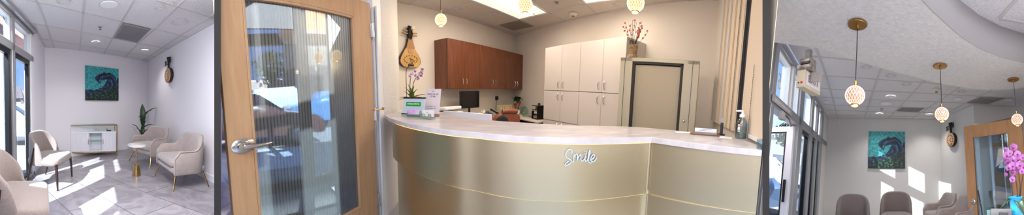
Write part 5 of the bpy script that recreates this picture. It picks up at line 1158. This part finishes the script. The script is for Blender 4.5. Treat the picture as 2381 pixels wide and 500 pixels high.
# right end of the counter
p = cpos(1722, 322); t = thing('sanitizer_bottle', 'clear plastic hand sanitizer pump bottle on the right end of the counter', 'bottle', R2, p, facing(p))
k = math.hypot(p.x, p.y) / 600; 
MB().lathe([(0.032, 0), (0.036, 0.006), (0.036, 0.10), (0.034, 0.115), (0.022, 0.135), (0.018, 0.14), (0.018, 0.15)], n=32, sx=1.1).build('bottle', glass('clear bottle', (206, 216, 220), 0.3, 0.05), t)
MB().lathe([(0.02, 0.148), (0.022, 0.15), (0.022, 0.168), (0.012, 0.172), (0.008, 0.185)], n=24).build('pump_collar', 'trim', t); MB().tube([(0, 0, .17), (0, 0, .19), (-.02, 0, .192), (-.05, 0, .188)], [.008, .009, .008, .005], 10).build('pump_nozzle', 'trim', t); MB().cyl((0, 0, .01), (0, 0, .16), .003, .003, 6).build('dip_tube', 'trim', t)
MB().lathe([(0.030, .004), (0.033, .006), (0.033, .085), (0.001, .086)], n=24, sx=1.1).build('gel', glass('clear gel', (225, 235, 240), 0.15), t)
lb = MB(); lb.box((-.018, -.033, .075), (.016, .002, .05), M=Matrix.Rotation(-.4, 4, 'Z')).build('label', 'paper', t); MB().box((.03, -.026, .095), (.014, .002, .022), M=Matrix.Rotation(.8, 4, 'Z')).build('blue_label', mat('blue label', (60, 120, 190), .5), t)
MB().box((-.018, -.0345, .088), (.012, .002, .008), M=Matrix.Rotation(-.4, 4, 'Z')).build('red_stripe', mat('red stripe', (200, 40, 40), .5), t); MB().box((-.018, -.0345, .06), (.012, .002, .006), M=Matrix.Rotation(-.4, 4, 'Z')).build('green_stripe', mat('green stripe', (50, 150, 70), .5), t)
a, b = cpos(1612, 312), cpos(1668, 316); t = thing('business_card_holder', 'wood holder with white cards beside the black phone on the counter', 'card holder', R2, (a + b) / 2, ang(a, b)); w = (b - a).length
MB().box((0, -0.004, 0.010), (w * 0.92, 0.012, 0.020)).build('front', mat('weathered wood', (176, 160, 140), .6, var=.2), t, bevel=.001); MB().box((0, 0.012, 0.004), (w * 1.25, 0.05, 0.006)).build('base', mat('red brown wood', (140, 88, 64), .5), t)
MB().box((0, 0.006, 0.024), (w * 0.9, 0.008, 0.044)).build('cards', 'paper', t); textobj('mon tue wed thu fri', .008, t, (.01, .0015, .041), ink); textobj('by appointment', .007, t, (-.02, .0015, .033), ink)
p = cpos(1684, 318) + Vector((.05, .06, 0)); t = thing('phone_stand', 'black phone standing upright behind the white cards on the counter', 'phone', R2, p, facing(p))
MB().box((0, 0, .045), (.022, .012, .09), M=Matrix.Rotation(-.06, 4, 'X')).build('phone', 'blackp', t, bevel=.002); MB().box((0, .002, .108), (.020, .008, .034)).build('clip', 'fascia', t, bevel=.002); MB().lathe([(.03, 0), (.03, .006), (.02, .01)], n=20).build('base', 'blackp', t)
o_ = [R2.h(x, y, CT2) for x, y in ((1569, 306), (1606, 307), (1607, 311), (1572, 309))]
tag(MB().hexa([(p.x, p.y, CT2) for p in o_], [(p.x, p.y, CT2 + .0015) for p in o_]).build('paper_sheet', 'paper', room=R2), 'white paper slip on the counter left of the card holder', 'paper')
o_ = [R2.h(x, y, CT2) for x, y in ((1674, 316), (1702, 320), (1703, 324), (1672, 321))]
tag(MB().hexa([(p.x, p.y, CT2) for p in o_], [(p.x, p.y, CT2 + .0015) for p in o_]).build('paper_sheet', 'paper', room=R2), 'white paper slip on the counter left of the sanitizer bottle', 'paper')
p = cpos(1766, 346); t = thing('clear_cup', 'small clear plastic cup cropped at the right end of the counter', 'cup', R2, p)
MB().lathe([(.016, 0), (.018, .002), (.02, .05), (.019, .05), (.016, .004)], n=20).build('cup', glass('clear cup', (225, 235, 240), .2), t); MB().lathe([(.021, .05), (.021, .056), (.001, .057)], n=20).build('lid', 'dglass', t)

# ------------------------------------------------------------------ blinds on the right wall of room 2
KW = K2 - N2; KW.normalize(); NK = Vector((KW.y, -KW.x, 0)); AK = math.atan2(KW.y, KW.x)
KW = Vector((K2.x - N2.x, K2.y - N2.y, 0)).normalized(); NK = Vector((KW.y, -KW.x, 0)); AK = math.atan2(KW.y, KW.x)
def pK(px, off, z=0): p = R2.w(px, 200, N2, K2); return Vector((p.x, p.y, 0)) + NK * off + Vector((0, 0, z))
bm_ = mat('cream blind fabric', (224, 206, 184), 0.8, bump=0.1, bscale=200); bw = mat('white blind slat', (216, 210, 204), 0.6)
spec = [(1666, 1677.5, bw), (1676, 1686.5, bm_), (1685, 1695.5, bw), (1694, 1706.5, bm_), (1705, 1717.5, bm_), (1716, 1729.5, bm_)]
names = ('white vertical blind slat nearest the room corner', 'cream vertical blind slat next to the first white slat', 'second white vertical blind slat', 'cream vertical blind slat beside the second white slat', 'cream vertical blind slat left of the bead chain', 'cream vertical blind slat left of the dark blue gap')
for i, (a, b, mm) in enumerate(spec):
    A_, B_ = pK(a, 0.034), pK(b, 0.042); t = thing('vertical_blind_slat', names[i], 'blind', R2, (A_.x, A_.y, 1.11), ang(A_, B_), 'vertical blinds'); w = (B_ - A_).length
    P = [(w * s / 6, -0.004 * math.sin(PI * s / 6)) for s in range(7)] + [(w * s / 6, -0.004 * math.sin(PI * s / 6) + .003) for s in range(6, -1, -1)]
    MB().poly(P, 0.0, 1.55).build('slat', mm, t); MB().box((w / 2, 0, 1.56), (.02, .01, .03)).build('hanger', 'trim', t); MB().box((w - .002, -.006, .78), (.0025, .002, 1.55)).build('edge_cord', mat('taupe cord', (150, 134, 120), .8), t)
A_, B_ = pK(1730, 0.012), pK(1737, 0.012)
tag(MB().slab(A_, B_, 1.1, 2.7, 0.012, -1).build('dark_window_gap', mat('dark navy gap', (24, 30, 48), 0.3), room=R2), 'dark navy strip of window between the cream blinds', 'window gap')
A_, B_ = pK(1739, 0.03), pK(1800, 0.03); t = thing('roller_blind', 'wide cream roller blind at the right end of the counter', 'blind', R2, (A_.x, A_.y, 1.115), ang(A_, B_)); w = (B_ - A_).length
MB().box((w / 2, 0, 0.78), (w, 0.004, 1.56)).build('cloth', bm_, t); MB().box((w / 2, -0.004, 0.012), (w, 0.016, 0.024)).build('bottom_bar', 'trim', t); MB().cyl((0, 0.01, 1.57), (w, 0.01, 1.57), 0.02, 0.02, 12).build('roller_tube', 'trim', t)
def bead_chain(label, px, off, z0, z1):
    A_ = pK(px, off); t = thing('bead_chain', label, 'chain', R2, (A_.x, A_.y, z0), 0, 'bead chains'); m = MB(); n = int((z1 - z0) / 0.011)
    for i in range(n): m.ball((0, 0, i * 0.011), 0.0034, n=6, k=4)
    m.build('beads', mat('bead metal', (96, 84, 76), 0.3, metal=0.5), t); MB().cyl((0, 0, 0), (0, 0, z1 - z0), 0.001, 0.001, 5).build('cord', 'blackp', t)
bead_chain('bead chain hanging left of the dark blue gap', 1726, 0.075, 1.12, 2.6)
bead_chain('bead chain hanging in front of the wide cream roller blind', 1764, 0.046, 1.12, 1.62)
# ------------------------------------------------------------------ room 3: ceiling grid and fittings
R3L = [[(1896, 110), (1920, 172), (1948, 274)], [(2048, 160), (2032, 208), (2010, 274)], [(2149, 187), (2105, 235), (2066, 274.5)], [(2231, 203), (2180, 237), (2121.5, 275)],
       [(2308, 209), (2243, 240), (2198, 265.5), (2169.5, 277)], [(1880, 130), (1904, 132), (1990, 140)], [(1892, 174), (1922, 176), (2038, 184), (2080, 187), (2189, 195)],
       [(1900, 204), (1930, 207), (2026, 211), (2080, 213), (2201, 219.6), (2282, 224), (2360, 228)], [(1910, 226), (1938, 227), (2022, 231), (2105, 234), (2180, 237), (2240, 239.5), (2303, 242.5)],
       [(1916, 242), (1942, 244), (2016, 247), (2080, 248), (2156, 250.5), (2222, 253)], [(1922, 255), (1946, 256), (2012, 259), (2080, 260.5), (2206, 262.5)], [(1926, 267), (2010, 269), (2110, 270.5), (2180, 271.5)],
       [(1926, 274), (2066, 275), (2184, 277)], [(2184, 277), (2263, 243)], [(2263, 243), (2360, 247)]]
bars(R3, R3L, 2.7, 0.03, 0.008, 'trim_21', 'tbar', 0.01)
bars(R3, [[(2364, -3), (2324, 42)], [(2324, 44), (2390, 55)]], 2.82, 0.04, 0.008, 'trim_22', 'tbar')
for px, py, lit, lab in ((2071, 224.5, 1, 'lit round downlight beside the middle pendant of the right scene'), (2045, 264.5, 1, 'lit round downlight left of the far vent above the wave painting'), (2161, 266.5, 1, 'lit round downlight right of the far vent above the wave painting'),
                         (2227, 230, 0, 'unlit round white ceiling disc left of the large grey panel'), (2345, 232, 0, 'unlit round white ceiling disc right of the large grey panel')):
    disc_fitting('downlight', lab, 'ceiling light', R3, px, py, 0.085, Z, 'lamp' if lit else 'trim', emit=lit or None, lampw=36 if lit else 0)
disc_fitting('ceiling_speaker', 'round grey ceiling speaker left of the middle pendant in the right scene', 'speaker', R3, 2061, 240.5, 0.12, Z, mat('speaker grille grey', (172, 168, 166), 0.7, bump=0.5, bscale=300))
vent('slatted air vent in the far part of the right scene ceiling', R3, [(2098, 250), (2150, 251), (2136, 260), (2084, 258)], Z, mat('vent grey b', (150, 146, 146), 0.6))
vent('large grey square panel in the ceiling near the pier in the right scene', R3, [(2283, 225.5), (2338, 228), (2299, 241), (2246, 238.5)], Z, mat('vent grey c', (158, 154, 152), 0.6))
sprinkler('small sprinkler head near the far end of the right scene ceiling', R3, 2050, 253, Z)
smoke('round smoke detector just left of the middle pendant in the right scene', R3, 2177, 208, Z)
disc_fitting('ceiling_sensor', 'small white round sensor near the windows of the right scene ceiling', 'sensor', R3, 1923, 236, 0.05, Z, 'trim')
clouds(R3, [(2015, 156, 10), (2108, 195, 9), (2072, 176, 10), (2236, 212, 8)], 'ceiling_relief')
for px, py, dist, lab in ((1988, 222, 1.852, 'glass globe pendant nearest the windows, largest in the right scene'), (2190, 265.5, 2.688, 'glass globe pendant in the middle of the right scene'), (2365, 278, 3.315, 'glass globe pendant above the purple orchid at the right edge')):
    pendant(lab, R3, px, py, dist, 2.45, pink=True, group='globe pendants under the plaster soffit', power=2)

# ------------------------------------------------------------------ room 3: window wall
def w3y(px): return R3.w(px, 300, W3a, W3b).y
U3 = Vector((W3b.x - W3a.x, W3b.y - W3a.y, 0)).normalized()
def w3(y): return Vector((W3a.x + (W3b.x - W3a.x) * (y - W3a.y) / (W3b.y - W3a.y), y, 0))
structure(MB().slab(w3(2.1), W3b, 2.60, 2.72, 0.16, 1).build('trim_23', 'alu', room=R3))
structure(MB().slab(w3(2.1), W3b, 1.90, 2.03, 0.14, 1).build('trim_24', 'alu', room=R3, bevel=0.006))
structure(MB().slab(w3(3.36), W3b, 0.0, 0.08, 0.14, 1).build('trim_25', 'alu', room=R3))
yj = w3y(1914)
structure(MB().slab(w3(yj), W3b, -0.1, 2.75, 0.12, 1).build('wall_window_side', 'wall3', room=R3))
ys = [1.75, 2.24, w3y(1857), w3y(1866), w3y(1886.5), w3y(1891), w3y(1900), w3y(1903), w3y(1910), yj + 0.02]
for i, (a, b) in enumerate(((2.10, 2.14), (2.2, 2.3), (ys[2], ys[3]), (ys[4], ys[5]), (ys[6], ys[7]), (ys[8], ys[9]))):
    structure(MB().slab(w3(a), w3(b), 0.0 if i != 1 else 0.0, 2.62, 0.14, 1).build('trim_%d' % (26 + i), 'alu', room=R3, bevel=0.006))
for k, (a, b) in enumerate(((ys[3], ys[4]), (ys[5], ys[6]), (ys[7], ys[8]))):
    fr = MB(); A_, B_ = w3(a) + Vector((-.04, 0, 0)), w3(b) + Vector((-.04, 0, 0)); L_ = (B_ - A_).length; fw_ = min(0.06, L_ * .15)
    fr.slab(A_, B_, .08, .14, .07, 1).slab(A_, B_, 1.84, 1.9, .07, 1).slab(A_, A_ + U3 * fw_, .08, 1.9, .07, 1).slab(B_ - U3 * fw_, B_, .08, 1.9, .07, 1)
    w_ = structure(fr.build('window_%d' % (10 + k), 'black', room=R3)); MB().slab(A_ + Vector((-.03, 0, 0)), B_ + Vector((-.03, 0, 0)), .1, 1.88, .006, 1).build('pane', 'glass', parent=w_)
for k, (a, b) in enumerate(((2.14, 2.9), (3.0, ys[2] - 0.0), (ys[3], ys[4]), (ys[5], ys[6]), (ys[7], ys[8]))):
    fr = MB(); A_, B_ = w3(a) + Vector((-.04, 0, 0)), w3(b) + Vector((-.04, 0, 0)); L_ = (B_ - A_).length
    fr.slab(A_, B_, 2.03, 2.06, .07, 1).slab(A_, B_, 2.57, 2.6, .07, 1).slab(A_, A_ + U3 * .03, 2.03, 2.6, .07, 1).slab(B_ - U3 * .03, B_, 2.03, 2.6, .07, 1)
    w_ = structure(fr.build('window_%d' % (20 + k), 'trim', room=R3)); MB().slab(A_ + Vector((-.03, 0, 0)), B_ + Vector((-.03, 0, 0)), 2.04, 2.59, .006, 1).build('pane', 'glass', parent=w_)
structure(MB().slab(w3(2.9), w3(3.0), 2.03, 2.62, 0.16, 1).build('trim_33', 'trim', room=R3))
# street number on the transom glass, read from inside
q = R3.w(1812, 186, W3a, W3b); t = thing('window_number', 'pale gold number 50 on the upper glass by the entrance, mirrored from inside', 'lettering', R3, q + Vector((-0.02, 0, 0)), math.atan2(U3.y, U3.x))
textobj('50', 0.26, t, (0, 0, 0), mat('pale gold vinyl', (222, 206, 150), 0.6), rot=(PI / 2, 0, PI))
# open entrance door leaf, frame head and closer
H0, H1 = w3(3.36) + Vector((-.06, 0.02, 0)), Vector((-2.40, 3.62, 0))
rt = bpy.data.objects.new('door_2', None); COL.objects.link(rt); rt.matrix_world = R3.M @ Matrix.Translation(H0) @ Matrix.Rotation(ang(H0, H1), 4, 'Z'); rt['kind'] = 'structure'; Ld = (H1 - H0).length
for x0, x1, z0, z1, nm in ((0, .12, .03, 1.88, 'stile'), (Ld - .12, Ld, .03, 1.88, 'stile'), (.12, Ld - .12, 1.80, 1.88, 'rail'), (.12, Ld - .12, .03, .25, 'rail')): MB().box(((x0 + x1) / 2, 0, (z0 + z1) / 2), (x1 - x0, .045, z1 - z0)).build(nm, 'steel', rt, bevel=.003)
g = MB()
for x in (.13, Ld - .13): g.box((x, 0, 1.02), (.02, .055, 1.56))
for z in (1.79, .26): g.box((Ld / 2, 0, z), (Ld - .26, .055, .02))
g.build('gasket', 'black', rt); MB().box((Ld / 2, 0, 1.02), (Ld - .26, .008, 1.54)).build('pane', 'glass', rt)
MB().box((.06, .05, .98), (.03, .03, .3)).build('pull_handle', 'black', rt, bevel=.004)
t = thing('door_closer', 'black and grey door closer arm under the transom of the entrance', 'door closer', R3, w3(2.38) + Vector((-.0, 0, 1.86)), math.atan2(U3.y, U3.x))
MB().box((0.04, -.05, -0.03), (.10, .05, .09)).build('body', 'fascia', t, bevel=.006); MB().tube([(.08, -.05, .01), (.5, .0, .02), (.9, .08, .0)], .01, 6).build('arm', 'black', t)
t = thing('door_notice_strip', 'narrow grey notice strip on the transom bar over the entrance', 'sign', R3, w3(2.55) + Vector((.012, 0, 1.965)), math.atan2(U3.y, U3.x))
MB().box((0, 0, 0), (0.75, .006, .07)).build('plate', 'fascia', t, bevel=.002); textobj('THIS DOOR TO REMAIN UNLOCKED', .036, t, (0, -.004, 0), 'trim')
# exterior of room 3
structure(MB().poly([(-1.5, 0.5), (-1.95, 8), (-6, 60), (-40, 60), (-40, 2), (-8, 0.5)], -0.14, -0.06).build('ground_lot', 'asphalt', room=R3))
t = car('white car parked outside the open glass entrance door', R3, floor_at(R3, 1800, 12.8, -0.06), math.radians(20), (236, 240, 246), H=1.75, L=4.6)
car('dark blue grey car parked close outside the open glass entrance door', R3, floor_at(R3, 1756, 7.2, -0.06), math.radians(82), (52, 66, 84), L=4.2, H=1.05)
t = thing('shop_building', 'pale shop building across the lot outside the entrance door', 'building', R3, floor_at(R3, 1822, 24, -0.06), math.radians(20))
MB().box((0, 0, 1.9), (6, 4, 3.8)).build('wall', mat('pale shop', (190, 186, 176), .9), t); MB().box((0, -.1, 3.9), (6.3, 4.3, .25)).build('cornice', 'trim', t)
for x in (-1.8, 0.2): f_ = MB().box((x, -2.02, 1.6), (1.2, .06, 1.6)).build('window', 'trim', t); MB().box((x, -2.06, 1.6), (1.05, .03, 1.45)).build('pane', mat('shop glass', (96, 116, 130), .2), f_)
MB().box((1.9, -2.03, 2.1), (.9, .04, 1.0)).build('notice_board', 'paper', t)
tree('bare looking tree across the lot outside the entrance door', R3, floor_at(R3, 1834, 19, 0), 3.6, 1.2)

# ------------------------------------------------------------------ emergency light
ep = R3.d(1870, 187, 2.6)
t = thing('emergency_light', 'beige emergency light box with a clear covered lamp above the entrance', 'emergency light', R3, ep, math.radians(-12))
MB().box((0, .1, 0), (.105, .34, .19)).build('housing', mat('aged cream plastic', (222, 208, 182), .45), t, bevel=.008)
MB().box((.015, -.073, -.045), (.022, .004, .02)).build('red_indicator', mat('red indicator', (190, 30, 40), .4, emit=.4), t); MB().cyl((-.022, -.075, -.045), (-.022, -.07, -.045), .007, .007, 10).build('test_button', 'blackp', t)
MB().box((.054, .1, .01), (.003, .28, .14)).build('exit_face', 'paper', t); textobj('EXIT', .11, t, (.0565, .1, .01), mat('exit red', (180, 40, 44), .5), rot=(PI / 2, 0, PI / 2))
MB().box((.13, .02, .03), (.14, .02, .12)).build('side_panel', 'fascia', t, bevel=.012)
lh = MB().box((.03, .0, .165), (.15, .13, .13)).build('lamp_cover', mat('hazy clear plastic', (176, 166, 152), .2, var=.35, vscale=22, coat=.5), t, bevel=.02); MB().box((.04, -.07, .165), (.11, .012, .028)).build('lamp_slot', 'blackp', lh, bevel=.004); MB().ball((-.04, -.04, .14), .035, n=14).build('lamp_bulb', mat('hazy bulb', (196, 190, 180), .2, coat=.5), lh)
MB().box((-.02, .08, .27), (.06, .06, .22)).build('mount', 'fascia', t)

# ------------------------------------------------------------------ room 3: painting, guitar, chairs
canvas(R3, B3, W3b, [(2020.5, 306.5), (2104, 306.5), (2104, 390.5), (2018.5, 393)], 'square teal ocean wave painting on the sunlit far wall')
moon_guitar('dark and tan moon guitar hung near the corner in the right scene', R3, P3, B3, 2217, 285.5, 341.5)
side_chair('greige round backed chair at the left of the row, nearest the windows', R3, floor_at(R3, 1991, 4.95, 0), math.radians(8), w=0.62, group='side chairs along the far wall')
side_chair('greige round backed chair under the right side of the wave painting', R3, floor_at(R3, 2084, 5.3, 0.04), math.radians(2), w=0.62, group='side chairs along the far wall')
armchair('pale beige armchair in the far corner under the moon guitar', R3, floor_at(R3, 2180, 5.9, 0.0), math.radians(-72), w=0.70, d=0.62)
armchair('pale beige armchair in the sun beside the oak framed glass door', R3, floor_at(R3, 2214, 5.0, 0.0), math.radians(-72), w=0.70, d=0.62)
tt_ = thing('wall_plate', 'small plate high on the far wall near the windows of the right scene', 'wall plate', R3, R3.w(1953, 287, B3, W3b) + Vector((0, -.008, 0)), ang(W3b, B3))
MB().box((0, 0, 0), (.07, .012, .11)).build('plate', 'wall3', tt_, bevel=.003); MB().box((0, -.008, 0), (.03, .006, .05)).build('insert', 'trim', tt_)

# ------------------------------------------------------------------ oak framed glass door, things behind it
E0, E1 = R3.d(2242, 295, 4.9), R3.d(2375, 280, 4.42)
LE = (Vector((E1.x, E1.y)) - Vector((E0.x, E0.y))).length
def es(px): p = R3.w(px, 330, E0, E1); return (Vector((p.x, p.y)) - Vector((E0.x, E0.y))).length
wood_door('door_3', '', R3, E0, E1, es(2262), LE - es(2348), 2.115, 1.90, 0.30, 'glass', 'oak', es(2256), 0.74, z0=0.0, HS=1.0)
def back_at(px, d_): p = R3.d(px, 330, d_); return Vector((p.x, p.y, 0))
structure(MB().slab(back_at(2268, 5.15), back_at(2277, 5.15), 0, 2.2, .04, 1).slab(back_at(2300, 5.2), back_at(2306, 5.2), 0, 2.2, .04, 1).build('trim_34', 'trim', room=R3))
structure(MB().slab(back_at(2307, 5.05), back_at(2358, 4.75), 0, 2.2, .04, 1).build('wall_tan_panel', mat('tan panel', (150, 122, 92), .7), room=R3))
t = thing('accessibility_sign', 'round dark blue sign with a white triangle seen behind the glass door', 'sign', R3, R3.d(2331, 381, 4.70), facing(R3.d(2331, 381, 4.70)))
MB().cyl((0, 0, 0), (0, -.008, 0), .15, .15, 40).build('disc', mat('dark blue disc', (28, 44, 78), .5), t); MB().prism([(-.08, -.009, -.07), (.08, -.009, -.07), (0, -.009, .08)], (0, -.003, 0)).build('triangle', 'paper', t)
for k, (px, lab) in enumerate(((2331, 'tall chrome pull bar behind the glass door, left of the pair'), (2343, 'tall chrome pull bar behind the glass door, right of the pair'))):
    p = back_at(px, 4.62); t = thing('pull_bar', lab, 'door pull', R3, p, 0); MB().cyl((0, 0, .3), (0, 0, 1.88), .018, .018, 12).build('bar', 'chrome', t); MB().cyl((0, 0, 1.8), (0, .08, 1.8), .012, .012, 8).build('bracket', 'chrome', t); MB().cyl((0, 0, .5), (0, .08, .5), .012, .012, 8).build('bracket', 'chrome', t)

# ------------------------------------------------------------------ near counter with the purple orchid
ZN = 0.93
nc = thing('reception_counter', 'white quartz counter just below the frame under the purple orchid', 'counter', R3, (0, 0, 0))
MB().poly([(.25, 1.15), (1.0, 0.75), (1.5, 1.35), (0.75, 1.95), (.35, 1.6)], ZN - .035, ZN).build('worktop', 'quartz', nc, bevel=.003)
MB().poly([(.36, 1.2), (1.0, 0.87), (1.38, 1.35), (0.76, 1.85), (.43, 1.55)], 0, ZN - .035).build('front_panel', 'brushed', nc)
p = R3.d(2363, 480, 1.6); p.z = ZN + .002
t = thing('orchid', 'purple orchid in a bright blue pot at the right edge', 'orchid', R3, p, facing(p)); inv = t.matrix_world.inverted() @ R3.M
def q3(px, py, d): return inv @ R3.d(px, py, d)
MB().lathe([(.032, 0), (.035, .004), (.046, .185), (.05, .19), (.046, .192), (.043, .17)], n=32, sx=.85).build('pot', mat('bright blue pot', (40, 160, 222), .35), t); MB().lathe([(.044, .172), (.001, .178)], n=20, sx=.85).build('bark', 'soil', t)
m = MB(); bb = Vector((0, 0, .178))
leaf(m, bb, q3(2326, 478, 1.56), .018, .15, n=10); leaf(m, bb, q3(2379, 478, 1.52), .028, .5, n=10); leaf(m, bb, q3(2396, 470, 1.6), .02, .4, n=10); leaf(m, bb, q3(2350, 462, 1.66), .018, .3, n=8)
m.build('leaves', 'leaf', t, fixn=False, solid=.002)
st_ = MB()
for P in ([(2366, 462), (2364, 430), (2358, 400), (2352, 380), (2356, 355), (2364, 346)], [(2370, 462), (2372, 430), (2368, 395), (2372, 370), (2368, 352), (2358, 344)], [(2372, 462), (2375, 430), (2384, 380), (2392, 370)]): st_.tube(smoothline([q3(x, y, 1.6) for x, y in P], 4), .0028, 6)
st_.build('stems', mat('dark orchid stem', (54, 40, 40), .6), t)
for i, (fx, fy, s_) in enumerate(((2357, 343, .026), (2341, 362, .024), (2348, 356, .02), (2344, 377, .024), (2356, 372, .026), (2354, 386, .025), (2338, 371, .018), (2366, 358, .022), (2371, 384, .026), (2355, 400, .024), (2368, 371, .022), (2378, 366, .02), (2364, 396, .022), (2381, 388, .024), (2354, 417, .020), (2338, 347, .015), (2345, 390, .02), (2376, 398, .018), (2339, 406, .012))):
    flower(t, q3(fx, fy, 1.57 - .012 * (i % 3)), s_, 'petal_p', 'lip_m', 0.35 * (i % 3 - 1))
p = R3.d(2326, 500, 1.5); p.z = ZN + .002
t = thing('tablet', 'grey tablet leaning on a stand beside the blue pot', 'tablet', R3, p, facing(p)); T_ = Matrix.Rotation(math.radians(-24), 4, 'X') @ Matrix.Rotation(math.radians(6), 4, 'Y')
MB().box((0, 0, .075), (.12, .008, .145), M=T_).build('case', mat('grey case', (72, 72, 78), .5), t, bevel=.006); MB().box((.014, -.008, .078), (.05, .006, .10), M=T_).build('phone', 'blackp', t, bevel=.004)
MB().hexa([(-.05, 0, 0), (.05, 0, 0), (.05, .09, 0), (-.05, .09, 0)], [(-.05, 0, .006), (.05, 0, .006), (.05, .09, .006), (-.05, .09, .006)]).build('stand_foot', 'blackp', t)
p = R3.d(2304, 505, 1.62); p.z = ZN + .002; t = thing('card_holder', 'small clear holder with a white card left of the grey tablet', 'card holder', R3, p, facing(p))
MB().box((0, 0, .07), (.05, .004, .14)).build('panel', 'dglass', t); MB().box((0, .006, .065), (.044, .003, .12)).build('card', 'paper', t); MB().box((0, 0, .004), (.06, .05, .008)).build('base', 'dglass', t)
p = R3.d(2283, 500, 1.75); p.z = ZN + .002; t = thing('stylus_stand', 'thin black stylus standing upright left of the tablet', 'stylus', R3, p, facing(p))
MB().tube([(.01, 0, 0), (0, 0, .12), (-.015, 0, .235)], [.004, .004, .005], 8).build('stylus', 'blackp', t); MB().tube([(0, 0, .15), (-.028, 0, .157)], .006, 8).build('clip', 'blackp', t); MB().lathe([(.03, 0), (.03, .006), (.006, .01)], n=20).build('foot', 'blackp', t)
